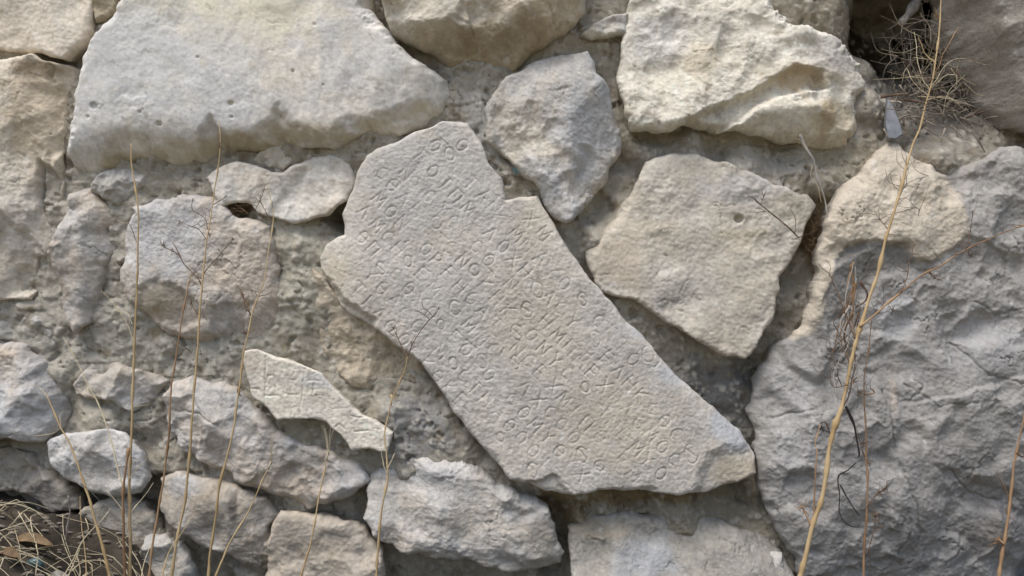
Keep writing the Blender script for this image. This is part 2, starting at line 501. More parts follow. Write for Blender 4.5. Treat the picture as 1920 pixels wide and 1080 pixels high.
# strokes as traced, in six-fold enlargements of the photograph: (origin x, origin y), [polylines]
_TR = [
    ((640, 220), [_ell(1220, 415, 55, 78), [(1120, 240), (1200, 310)], [(960, 600), (990, 560), (1040, 545)], [(1150, 635), (1090, 595), (1050, 620), (1050, 690), (1100, 750)], [(1160, 780), (1210, 710)],
                  [(1250, 730), (1370, 830)], [(1070, 880), (1200, 990)], [(620, 800), (710, 890), (660, 910)], [(1440, 530), (1520, 580)], [(1330, 590), (1350, 530), (1430, 490)], [(750, 1000), (790, 970), (840, 1030)],
                  [(1530, 1040), (1570, 1015), (1640, 1050)], [(1380, 910), (1440, 890), (1510, 920)], [(430, 760), (480, 790)], [(1300, 820), (1270, 890)], _ell(830, 720, 40, 50), [(880, 300), (960, 400)],
                  [(480, 560), (520, 640)], [(700, 520), (760, 580), (820, 560)], [(560, 440), (640, 500)], [(330, 840), (410, 930)], [(540, 640), (590, 600)]]),
    ((800, 360), [[(110, 40), (240, 150)], [(380, 20), (520, 150)], [(430, 170), (490, 215)], [(420, 60), (530, 50)], [(570, 260), (590, 190), (650, 180), (690, 230)], [(590, 235), (680, 290)], [(575, 290), (630, 330)],
                  [(740, 240), (850, 330)], [(700, 330), (740, 245)], [(880, 190), (890, 280)], [(890, 220), (990, 225)], [(1065, 250), (1060, 330)], [(1060, 290), (1130, 290), (1150, 200), (1110, 140)],
                  [(570, 420), (690, 525)], [(700, 600), (810, 715)], [(700, 600), (680, 680)], [(930, 370), (940, 460), (910, 520)], [(985, 545), (1020, 520), (1110, 545)], [(1150, 590), (1290, 715)],
                  [(540, 700), (660, 810)], [(1040, 830), (1180, 935)], [(990, 830), (960, 920)], [(1250, 880), (1310, 820)], [(260, 835), (380, 945)], [(300, 900), (330, 870)], _ell(540, 880, 55, 65),
                  [(680, 850), (760, 930)], [(40, 800), (110, 850)], [(880, 1040), (950, 1080)], _ell(110, 345, 60, 70), [(170, 470), (240, 530)], [(1160, 490), (1030, 370)], [(330, 300), (420, 390)], [(240, 640), (320, 660)],
                  [(380, 560), (440, 620), (520, 590)]]),
    ((600, 400), [[(500, 370), (610, 470)], _ell(690, 620, 50, 76), [(650, 590), (720, 650)], [(830, 520), (910, 455)], [(820, 640), (760, 760)], [(440, 800), (550, 730)], [(460, 820), (570, 935)], [(370, 690), (450, 695)],
                  [(550, 720), (690, 690)], [(840, 800), (890, 890), (950, 780), (890, 800)], [(1040, 720), (1120, 790)], [(1270, 935), (1380, 850), (1385, 800)], [(1310, 970), (1390, 1030)], [(1230, 540), (1310, 610)],
                  [(1220, 770), (1260, 740), (1250, 640)], [(1590, 890), (1650, 870), (1710, 815)], [(520, 1000), (570, 1050)], [(740, 330), (860, 370)], [(550, 160), (590, 120)], [(920, 210), (950, 240)],
                  _ell(990, 540, 45, 62), [(960, 330), (1010, 310)], [(1110, 430), (1180, 500)], [(700, 880), (740, 960)], [(1010, 1010), (1080, 1050)], [(580, 800), (650, 830), (640, 890)]]),
    ((760, 520), [_ell(560, 345, 58, 82, 40, 330), [(640, 175), (700, 140), (750, 100)], [(830, 360), (910, 310)], [(910, 270), (950, 250), (985, 290)], [(920, 320), (950, 365)], [(1055, 235), (1220, 195)], [(1125, 75), (1290, 220)],
                  [(1060, 100), (1070, 150), (1130, 200)], [(1090, 240), (1210, 340)], _ell(1490, 145, 66, 92), _ell(1370, 365, 62, 90), [(1310, 330), (1390, 385)], [(1780, 110), (1870, 80)], [(1650, 260), (1730, 240)],
                  [(980, 500), (1110, 385)], [(1000, 510), (1080, 575)], _ell(1255, 620, 62, 90), [(1215, 590), (1280, 650)], [(770, 575), (820, 660), (880, 700)], [(820, 550), (910, 640)], [(940, 740), (960, 715)],
                  [(490, 635), (530, 560), (550, 660)], [(590, 760), (640, 655)], _ell(400, 530, 42, 58), [(680, 700), (800, 800)], _ell(865, 945, 58, 86), [(840, 900), (890, 960)], [(820, 870), (930, 920)], _ell(1235, 960, 50, 78),
                  [(1200, 920), (1260, 985)], [(1430, 870), (1490, 800), (1550, 790)], [(1580, 810), (1740, 965), (1680, 980)], _ell(540, 970, 48, 72), [(1060, 890), (1110, 800)], [(960, 1030), (1000, 1020), (1090, 1050)],
                  [(1690, 810), (1760, 790)], [(1620, 600), (1700, 625)], [(1700, 450), (1760, 520)], [(350, 840), (430, 800)], [(640, 480), (700, 560)]]),
    ((960, 500), [[(560, 230), (670, 190)], [(570, 310), (660, 200)], _ell(795, 370, 52, 76), [(775, 340), (825, 390)], [(920, 430), (990, 465), (1040, 440)], _ell(935, 815, 62, 92), [(905, 770), (960, 840)],
                  [(1055, 720), (1070, 790), (1100, 930), (1165, 935)], [(480, 930), (580, 890), (690, 740)], [(690, 560), (640, 700)], [(1040, 560), (1110, 490)], [(1230, 980), (1340, 1080)], [(1180, 1070), (1215, 990)], [(720, 600), (760, 720)],
                  [(390, 180), (470, 110)], [(500, 400), (590, 410), (690, 520)], [(870, 100), (980, 180)], [(640, 100), (720, 170)], [(800, 980), (880, 1050)], [(640, 880), (720, 930)]]),
    ((840, 660), [[(480, 200), (530, 185), (600, 210)], [(500, 300), (540, 345)], [(230, 295), (300, 285), (370, 340)], [(260, 390), (315, 460)], [(40, 430), (140, 450)], [(150, 300), (180, 200)], [(680, 370), (770, 385)],
                  [(660, 350), (700, 470)], [(910, 360), (1030, 465)], [(910, 355), (990, 310), (1040, 260), (1060, 370)], [(1290, 260), (1340, 220), (1430, 260), (1480, 310)], [(1300, 300), (1390, 410)], [(1330, 280), (1400, 360)],
                  [(790, 520), (840, 490), (900, 530), (920, 600)], [(815, 540), (840, 600), (900, 635)], [(960, 540), (1080, 680)], [(490, 650), (660, 605)], [(570, 545), (590, 580)], [(410, 710), (530, 830)], [(270, 780), (340, 680)],
                  [(860, 800), (890, 850)], [(1030, 855), (1110, 865), (1140, 810), (1200, 790)], [(1160, 870), (1250, 930), (1290, 1010)], [(1270, 960), (1300, 910), (1370, 910), (1410, 990)], [(1440, 740), (1470, 720), (1600, 800)],
                  [(1430, 780), (1440, 830), (1490, 880)], [(1460, 770), (1530, 800)], [(1580, 860), (1650, 850), (1690, 880)], [(1590, 940), (1680, 1030)], [(1110, 440), (1180, 440), (1280, 520)], [(1300, 530), (1430, 670)],
                  [(1540, 580), (1600, 560), (1660, 575)], _ell(1545, 400, 42, 62), [(1730, 720), (1810, 620)], [(1500, 255), (1600, 245)], [(560, 930), (620, 990)], _ell(590, 960, 38, 56), [(180, 620), (240, 690)]]),
    ((1060, 640), [[(640, 140), (775, 270)], [(570, 260), (620, 140)], _ell(935, 150, 66, 92), [(1000, 290), (1070, 240)], [(960, 410), (1040, 460)], [(960, 560), (1020, 480)], [(1100, 620), (1160, 595), (1240, 640), (1250, 720)],
                   [(1110, 720), (1150, 770)], [(720, 660), (740, 770), (820, 765), (880, 710)], [(860, 705), (920, 730)], [(980, 870), (1100, 980)], [(380, 870), (490, 740)], [(500, 920), (540, 960), (680, 920)], [(640, 880), (680, 915)],
                   [(1360, 830), (1450, 815)], [(1270, 900), (1320, 890)], [(1390, 1000), (1560, 880)], [(1240, 950), (1280, 975)], [(1150, 1080), (1230, 1010)], [(380, 480), (440, 530)], [(760, 420), (830, 480)], [(640, 560), (700, 520)]]),
    ((900, 760), [_ell(1150, 560, 62, 88), [(1110, 500), (1200, 610)], [(700, 460), (770, 470), (830, 550)], [(690, 560), (760, 620)], [(400, 530), (500, 560)], _ell(595, 730, 58, 84), [(560, 680), (620, 750)], [(820, 690), (870, 580)],
                  [(920, 770), (940, 700), (990, 700), (1040, 850)], [(1590, 530), (1710, 640)], [(1690, 800), (1730, 710)], [(1780, 540), (1850, 570), (1900, 555)], _ell(1350, 680, 54, 56), [(1320, 690), (1400, 730)], [(1510, 830), (1560, 835), (1600, 890)],
                  [(1750, 240), (1770, 300)], [(300, 560), (350, 620)], [(420, 700), (440, 780)]]),
    ((1120, 760), [[(540, 370), (700, 500), (570, 490)], [(740, 385), (800, 370), (870, 290)], [(770, 400), (900, 510)], _ell(1065, 550, 78, 108), [(1010, 500), (1100, 575)], [(790, 570), (730, 600), (725, 690), (760, 760), (820, 785)], [(800, 665), (880, 690)],
                   [(845, 800), (890, 860), (940, 840), (975, 760)], [(460, 540), (540, 565), (620, 650)], [(540, 600), (620, 660)], [(580, 870), (660, 940)], [(610, 840), (720, 900)], [(1210, 440), (1290, 330)], [(880, 230), (920, 250)], [(1130, 260), (1180, 330)]]),
]
_lr = random.Random(11)
_marks = [[(ox + u / 6.0, oy + v / 6.0) for u, v in pl] for (ox, oy), pls in _TR for k_, pl in enumerate(pls) if len(pl) > 9 or (k_ and len(pls[k_ - 1]) > 9 and len(pl) == 2)]
_nround = len(_marks)
# worn letters that fill the gaps of the rows: glyph strokes in a unit box, x along the line, y up
_RO = [(.5 + .42 * math.cos(t), .5 + .5 * math.sin(t)) for t in np.linspace(0, 2 * math.pi, 13)]
_GL = [[_RO], [_RO, [(.2, .5), (.8, .5)]], [_RO], [[(.85, .85), (.5, 1), (.12, .75), (.05, .4), (.3, .05), (.8, .12)]], [[(0, 0), (.45, 1), (.9, 0)], [(.2, .4), (.7, .4)]], [[(0, 0), (0, 1)], [(0, 1), (.7, 1)], [(0, .5), (.55, .5)], [(0, 0), (.7, 0)]], [[(0, 0), (0, 1)], [(.8, 0), (.8, 1)], [(0, .5), (.8, .5)]], [[(.3, 0), (.3, 1)]],
       [[(0, 0), (0, 1)], [(.75, 1), (.05, .5), (.75, 0)]], [[(0, 0), (.45, 1), (.9, 0)]], [[(0, 0), (.1, 1), (.5, .3), (.9, 1), (1, 0)]], [[(0, 0), (0, 1), (.8, 0), (.8, 1)]], [[(0, 0), (0, 1), (.8, 1), (.8, 0)]],
       [[(0, 0), (0, 1), (.5, .95), (.65, .72), (.45, .5), (0, .45)]], [[(.45, 0), (.45, 1)], [(0, 1), (.9, 1)]], [[(.45, 0), (.45, .5), (0, 1)], [(.45, .5), (.9, 1)]], [[(.75, .85), (.4, 1), (.05, .7), (.05, .3), (.4, 0), (.75, .15)]], [[(0, 1), (.9, 0)], [(0, 0), (.9, 1)]]]
_FACE = [(840, 250), (880, 262), (930, 350), (1000, 385), (1050, 470), (1140, 580), (1200, 670), (1290, 780), (1320, 850), (1290, 905), (1000, 895), (840, 740), (740, 640), (640, 545), (640, 470), (680, 350), (720, 300)]
_mp = np.array([p for m in _marks for p in m])
_u, _n = np.array((.68, .733)), np.array((.733, -.68))      # along a line of writing, and the letters' up
for _row in range(14):
    for _k in range(56):
        _c = _u * (500 + _k * 32 + _lr.uniform(-2, 2)) + _n * (450 - 36.5 * _row + _lr.uniform(-1, 1))
        if sdf(_FACE, np.array([_c[0]]), np.array([_c[1]]))[0] > -8 or np.min(np.hypot(_mp[:, 0] - _c[0], _mp[:, 1] - _c[1])) < 13 or _lr.random() < .06:
            continue
        for _st in _lr.choice(_GL):
            _marks.append([tuple(_c + _u * (a - .45) * 20 + _n * (b - .5) * 25) for a, b in _st])
LETTERS = [(pl, 1.45 + 0.35 * _lr.random(), (1.6 if i_ < _nround else 1.1) + 0.6 * _lr.random()) for i_, pl in enumerate(_marks)]
_T2 = [[(345, 120), (338, 360), (330, 620)], [(790, 250), (765, 480), (735, 790)], [(350, 470), (350, 400), (370, 330), (430, 320), (468, 400), (450, 470)], [(590, 320), (620, 370), (690, 380), (730, 320)], [(820, 380), (980, 390)],
       [(340, 560), (480, 555)], [(540, 520), (600, 545), (690, 540)], [(910, 545), (970, 545)], [(1100, 700), (1240, 695)], [(1310, 780), (1370, 795), (1480, 790)], [(1580, 920), (1700, 930)], [(640, 770), (660, 680), (710, 680), (730, 760)],
       [(1140, 900), (1180, 870), (1240, 930)], [(1350, 950), (1500, 945)], [(170, 470), (270, 480)], [(890, 420), (880, 520)], [(1080, 690), (1110, 800)]]
LETTERS2 = [([(440 + u / 6.0, 650 + v / 6.0) for u, v in pl], 1.6, 1.6) for pl in _T2]

STONES = []


def ST(poly, label=None, **kw):
    kw.setdefault("seed", 100 + 37 * len(STONES))
    STONES.append((np.asarray(poly, float), kw.get("h", 25)))
    return make_stone(poly, label=label, **kw)


# top left corner
ST([(-70, -70), (150, -70), (168, 0), (170, 55), (143, 88), (120, 110), (95, 103), (60, 97), (0, 91), (-70, 88)],
   "cream block in the top left corner with a straight lower edge", chip=4.0, crack=2, h=24, R=(12, 7), warp=4, fac=(3, 120, 2, 40), med=1.6,
   base=(0.63, 0.585, 0.50), second=(0.60, 0.525, 0.43), mat=M_SMOOTH, stains=[(20, 40, 90, 60, (0.60, 0.54, 0.45), .6)])
# large bright block
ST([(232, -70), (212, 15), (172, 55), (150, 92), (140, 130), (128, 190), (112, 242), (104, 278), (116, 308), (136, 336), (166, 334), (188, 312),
    (204, 296), (240, 290), (300, 300), (368, 300), (402, 276), (440, 278), (505, 268), (560, 268), (620, 270), (680, 246), (742, 244), (792, 228),
    (826, 204), (842, 170), (836, 140), (800, 118), (742, 76), (716, 40), (692, 8), (690, -70)],
   "largest pale block of the wall, smooth bluish cream face with a wavy rounded lower edge", chip=1.9, crack=1.2, boost=1.2, h=68, R=(18, 26), side=(16, 30), warp=5,
   fac=(2.5, 190, 0.8, 50), med=1.1, fine=0.3, base=(0.57, 0.56, 0.54), second=(0.61, 0.57, 0.49), mix=0.45, mscale=170, mat=M_SMOOTH, streak=0.05,
   depth=150, g=2.0,
   planes=[(400, 120, 68, -0.01, 0.02), (760, 140, 66, -0.38, -0.15), (170, 200, 68, 0.25, 0), (400, 262, 60, 0.03, -0.75)], smin=9,
   dents=[([(190, 330), (196, 268), (235, 248), (262, 262), (300, 286), (290, 330)], 13, 15), ([(300, 330), (312, 272), (332, 262), (372, 292), (370, 330)], 12, 13), ([(366, 330), (370, 250), (398, 218), (408, 244), (420, 262), (404, 320)], 19, 9),
          ([(420, 330), (436, 268), (486, 240), (512, 226), (520, 202), (534, 220), (566, 244), (600, 262), (600, 320)], 15, 14), ([(612, 310), (628, 240), (650, 226), (690, 224), (745, 206), (800, 190), (850, 240), (720, 300)], 14, 16)],
   pits=[(297, 231, 6, 7), (172, 197, 9, 5), (160, 217, 5, 3), (548, 132, 4, 5), (605, 158, 3, 4), (432, 194, 6, 4), (433, 219, 4, 4), (370, 107, 4, 3),
         (588, 44, 4, 3), (262, 210, 4, 3), (125, 250, 6, 3)],
   stains=[(430, 20, 190, 66, (0.71, 0.66, 0.53), .9), (250, 110, 120, 110, (0.52, 0.53, 0.535), .7), (400, 130, 90, 120, (0.54, 0.54, 0.53), .5),  # first entry paints the warm glow along the top
           (220, 310, 80, 30, (0.38, 0.32, 0.20), .75), (430, 270, 80, 28, (0.37, 0.31, 0.20), .75), (560, 250, 90, 22, (0.42, 0.36, 0.25), .7),  # olive soil tone and underside shade painted along the lower edge
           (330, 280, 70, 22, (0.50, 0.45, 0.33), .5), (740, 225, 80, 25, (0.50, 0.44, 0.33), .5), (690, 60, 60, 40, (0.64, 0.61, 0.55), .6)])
# left middle
ST([(-70, 112), (0, 104), (58, 100), (116, 118), (133, 124), (129, 180), (112, 236), (104, 290), (102, 345), (97, 420), (78, 472), (48, 484), (42, 566), (0, 562), (-70, 556)],
   "tall buff block at the left edge below the corner block, fractured in its lower half", h=44, R=(10, 12), warp=6, fac=(5, 120, 2.5, 42), med=1.8,
   base=(0.62, 0.57, 0.48), second=(0.60, 0.52, 0.41), mix=.4, stains=[(60, 210, 60, 100, (0.53, 0.44, 0.32), .7), (30, 420, 60, 90, (0.50, 0.475, 0.43), .6), (70, 125, 50, 18, BROWN, .75)],
   planes=[(50, 220, 48, 0.05, 0.0), (50, 320, 46, -0.25, -0.12), (95, 220, 38, -1.2, 0)], grooves=[([(90, 118), (88, 150)], 3, 6), ([(98, 150), (104, 200), (101, 250)], 4, -4)],
   dents=[([(62, 300), (100, 330), (90, 420), (60, 400)], 20, 7), ([(0, 400), (40, 450), (60, 540), (0, 560), (-30, 480)], 16, 10)])
# slim upright one right of it
ST([(114, 360), (150, 350), (186, 378), (222, 410), (226, 444), (205, 466), (182, 500), (172, 560), (158, 606), (126, 630), (110, 612), (97, 562), (88, 502), (94, 450), (110, 412)],
   "slim upright grey stone left of the dry stems, its foot pointed", h=50, R=(20, 22), warp=6, fac=(8, 90, 4, 36),
   planes=[(130, 460, 54, 0.15, 0.02), (160, 460, 52, -0.7, -0.08), (140, 380, 52, 0, 0.3)], base=GREY, second=PINK, mix=.45,
   dents=[([(150, 430), (230, 420), (200, 480), (160, 500)], 9, 10)])
# broad stone behind the stems
ST([(238, 384), (282, 372), (358, 362), (402, 372), (432, 402), (500, 418), (513, 482), (521, 560), (516, 602), (478, 642), (440, 640), (386, 652), (358, 652), (328, 640), (290, 620), (254, 592), (226, 565), (207, 522), (212, 452)],
   "broad grey stone with a pinkish right half behind the tall dry stems", h=50, R=(26, 30), side=(34, 16), warp=6, fac=(3.5, 130, 1.5, 44), med=2.0, chip=4, 
   planes=[(330, 450, 54, 0.01, 0.03), (330, 575, 50, 0, -0.4), (240, 470, 46, 0.5, 0), (470, 520, 52, -0.2, -0.1)], base=GREY, second=PINK, mix=.45, depth=100,
   stains=[(300, 440, 100, 80, (0.54, 0.535, 0.53), .8), (460, 500, 70, 80, (0.55, 0.48, 0.40), .7), (300, 560, 60, 30, (0.38, 0.335, 0.25), .6)],
   dents=[([(255, 540), (300, 520), (360, 560), (380, 600), (330, 620), (260, 590)], 8, 9), ([(395, 575), (470, 570), (440, 650), (390, 650)], 9, 8)])
# thin bright one
ST([(383, 332), (402, 314), (440, 299), (478, 308), (505, 320), (528, 320), (545, 306), (572, 292), (612, 283), (650, 300), (666, 340), (650, 376), (612, 402), (570, 414), (545, 419), (510, 409), (482, 396), (470, 384), (440, 376), (414, 386), (394, 360)],
   "thin pale stone with a notched top edge and a root filled hole beneath", h=38, R=(9, 6), warp=4, fac=(4, 90, 2, 34), med=1.6, base=PALE, second=(0.56, 0.50, 0.42), mix=.5,
   planes=[(520, 350, 40, 0.0, 0.03), (640, 360, 36, -0.5, 0.0)], mat=M_SMOOTH, inset=26)
# inscribed slab
ST([(830, 226), (878, 229), (900, 260), (920, 308), (940, 332), (948, 374), (1008, 363), (1030, 400), (1050, 440), (1075, 480), (1105, 520), (1140, 560), (1180, 605),
    (1228, 655), (1255, 690), (1305, 735), (1350, 770), (1396, 815), (1424, 862), (1424, 894), (1390, 906), (1330, 926), (1270, 931), (1200, 921), (1150, 921), (1110, 926),
    (1060, 931), (1000, 916), (955, 900), (930, 870), (895, 830), (850, 776), (820, 722), (790, 682), (752, 655), (720, 632), (688, 610), (650, 590), (622, 556), (600, 520),
    (592, 482), (606, 456), (640, 440), (640, 400), (655, 360), (665, 330), (686, 290), (706, 279), (742, 265), (790, 242)],
   "big slanting slab carved all over with rows of worn Greek letters", name="inscribed_slab", chip=0.8, crack=0.8, boost=1.0, h=56, R=(7, 9), warp=3.2, fac=(2.0, 170, 0.4, 30), med=0.8, fine=0.6, g=1.2,
   planes=[(1000, 640, 57, 0, 0), (1200, 612, 54, -0.40, 0.33), (885, 245, 55, -0.45, 0.37), (700, 300, 57, 0.35, 0.05), (620, 500, 57, 0.30, -0.18)], smin=3,
   dents=[([(1335, 850), (1440, 835), (1440, 950), (1300, 940)], 11, 12), ([(590, 505), (640, 560), (700, 600), (690, 640), (600, 600), (560, 500)], 14, 9)] +
         [([(990, 905), (1040, 895), (1075, 940), (985, 950)], 9, 6), ([(1120, 918), (1230, 915), (1240, 950), (1110, 950)], 5, 5)],
   grooves=LETTERS, base=(0.475, 0.448, 0.405), second=(0.50, 0.462, 0.40), mix=.5, mscale=150, depth=110, inset=22, mat=M_SMOOTH,
   stains=[(800, 340, 130, 100, (0.475, 0.465, 0.445), .75), (1010, 410, 40, 60, (0.53, 0.475, 0.385), .6), (850, 560, 90, 90, (0.47, 0.455, 0.43), .5),
           (1150, 800, 130, 90, (0.515, 0.455, 0.365), .6), (1000, 600, 90, 110, (0.50, 0.46, 0.375), .6), (1385, 800, 60, 50, (0.45, 0.46, 0.475), .85), (1270, 700, 45, 26, (0.46, 0.465, 0.475), .7), (1200, 620, 40, 20, (0.50, 0.50, 0.50), .6),
           (1380, 885, 55, 30, (0.43, 0.37, 0.28), .8), (620, 520, 30, 60, (0.53, 0.465, 0.36), .6)])
# rock under the slab's left edge
ST([(584, 500), (612, 520), (640, 570), (700, 610), (756, 645), (806, 690), (830, 756), (800, 760), (740, 742), (690, 735), (636, 712), (604, 664), (590, 610)],
   "rough tan stone tucked under the left edge of the lettered slab", h=16, R=(8, 14), warp=6, fac=(7, 70, 4, 28), med=3, base=(0.48, 0.42, 0.335), second=(0.45, 0.38, 0.275), mix=.4,
   planes=[(690, 660, 18, 0.02, -0.12)])
# rough centre stone
ST([(990, 110), (1020, 97), (1075, 88), (1105, 90), (1122, 130), (1148, 162), (1156, 200), (1173, 240), (1172, 282), (1152, 310), (1130, 350), (1100, 388), (1062, 420), (1040, 411), (1020, 376), (1000, 340), (965, 312), (940, 286), (915, 265), (909, 230), (908, 200), (920, 170), (952, 138)],
   "rugged grey white stone wedged point down above the lettered slab", h=58, R=(8, 12), side=(10, 14), warp=5, fac=(11, 85, 5, 34), med=3.2, fine=1.1, aniso=(82, 2.2),
   planes=[(1010, 230, 66, 0.16, 0.02), (1085, 250, 68, -0.5, -0.06), (1110, 130, 54, -0.45, 0.35), (1000, 140, 60, 0.1, 0.6), (960, 280, 60, 0.4, -0.35), (1120, 330, 52, -0.9, -0.4)], smin=3,
   base=(0.47, 0.465, 0.455), second=(0.55, 0.50, 0.42), mix=.45, depth=120, inset=26,
   stains=[(1100, 250, 60, 90, (0.46, 0.465, 0.475), .7), (960, 220, 50, 60, (0.55, 0.50, 0.41), .6)])
# top centre stone
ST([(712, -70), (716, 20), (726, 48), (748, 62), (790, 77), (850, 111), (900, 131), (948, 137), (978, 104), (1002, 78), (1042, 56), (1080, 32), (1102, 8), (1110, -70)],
   "cream stone at the top centre with a craggy shaded underside", h=84, R=(8, 12), warp=6, fac=(11, 80, 5, 32), med=3, base=CREAM, second=TAN, mix=.4,
   planes=[(820, 10, 86, 0.02, 0.02), (850, 48, 80, 0.12, -1.15), (985, 25, 74, -0.35, -0.8)], smin=3, depth=150, inset=20,
   stains=[(930, 85, 150, 60, (0.31, 0.25, 0.16), .8), (780, 20, 70, 40, (0.60, 0.565, 0.49), .6)],  # first entry paints the shade of the underside
   dents=[([(800, 42), (850, 30), (880, 38), (900, 90), (840, 90)], 8, 6)])
# top right block
ST([(1190, -70), (1184, 5), (1172, 60), (1166, 130), (1173, 200), (1190, 236), (1240, 241), (1300, 226), (1350, 237), (1400, 242), (1450, 252), (1500, 256), (1560, 266), (1618, 270), (1640, 232), (1636, 180), (1652, 140), (1640, 108), (1602, 70), (1560, 50), (1500, 30), (1470, 2), (1450, -70)],
   "big cream block at the upper right with a deep slanting step across its face", h=72, R=(12, 16), side=(10, 40), warp=6, fac=(6, 120, 4, 40), med=2.4, base=(0.63, 0.585, 0.49), second=(0.66, 0.625, 0.545), mix=.5,
   planes=[(1330, 110, 80, 0.02, 0.05), (1330, 205, 76, 0, -0.9), (1560, 150, 72, -0.6, 0.0), (1500, 60, 72, -0.25, 0.5), (1190, 120, 72, 0.5, 0), (1480, 220, 78, 0.1, 0.1)], smin=4, depth=150, inset=26,
   dents=[([(1290, 222), (1340, 200), (1400, 175), (1450, 150), (1500, 122), (1545, 130), (1560, 160), (1510, 165), (1440, 188), (1380, 230), (1320, 256)], 26, 6),
          ([(1540, 130), (1600, 150), (1600, 230), (1560, 240), (1530, 190)], 9, 9), ([(1280, 60), (1370, 90), (1400, 140), (1330, 170), (1270, 120)], 4, 20)],
   stains=[(1500, 140, 60, 25, (0.46, 0.36, 0.23), .8), (1580, 220, 60, 40, (0.52, 0.44, 0.31), .7), (1310, 100, 50, 40, (0.60, 0.52, 0.38), .6), (1240, 60, 60, 60, (0.585, 0.575, 0.55), .6),
           (1575, 90, 50, 40, (0.50, 0.475, 0.44), .6), (1560, 215, 16, 40, OCHRE, .7)])
# right middle flat stone
ST([(1212, 300), (1260, 286), (1310, 285), (1350, 300), (1400, 319), (1470, 344), (1520, 364), (1536, 386), (1512, 430), (1492, 480), (1462, 520), (1464, 546), (1452, 590), (1430, 632), (1396, 672), (1360, 668), (1310, 641), (1260, 611), (1215, 581), (1194, 566), (1150, 556), (1126, 545), (1104, 500), (1100, 470), (1130, 440), (1160, 400), (1190, 352)],
   "flat buff stone right of the lettered slab with one small round hole", chip=3.5, crack=2, boost=1.3, h=40, R=(14, 6), side=(16, 8), warp=5, fac=(3, 130, 2, 44), med=2, base=(0.49, 0.44, 0.36), second=(0.46, 0.43, 0.375), mix=.5, mat=M_SMOOTH,
   planes=[(1320, 470, 43, 0.01, 0.03), (1230, 330, 40, 0.15, 0.25), (1500, 420, 40, -0.3, 0)], pits=[(1388, 410, 10.5, 12)], depth=110, inset=24,
   dents=[([(1215, 440), (1260, 430), (1280, 500), (1230, 520)], 4, 10), ([(1400, 440), (1480, 430), (1470, 470), (1420, 480)], 3, 8)],
   stains=[(1160, 490, 50, 50, (0.51, 0.435, 0.34), .6), (1400, 350, 90, 30, (0.47, 0.455, 0.43), .6), (1390, 440, 50, 12, (0.40, 0.345, 0.25), .5)])
# far right top, base colour darkened for its shaded left face
ST([(1800, -70), (1812, 40), (1842, 108), (1872, 150), (1892, 190), (1928, 226), (2010, 250), (2080, 200), (2080, -70)],
   "dark brownish stone in the top right corner", h=80, R=(20, 20), warp=6, fac=(10, 90, 5, 40), med=3, base=(0.33, 0.305, 0.27), second=(0.265, 0.24, 0.205), mix=.5,
   planes=[(1885, 60, 80, 1.5, -0.75), (1960, 20, 92, 0, -0.1)], depth=160, chip=4.8)
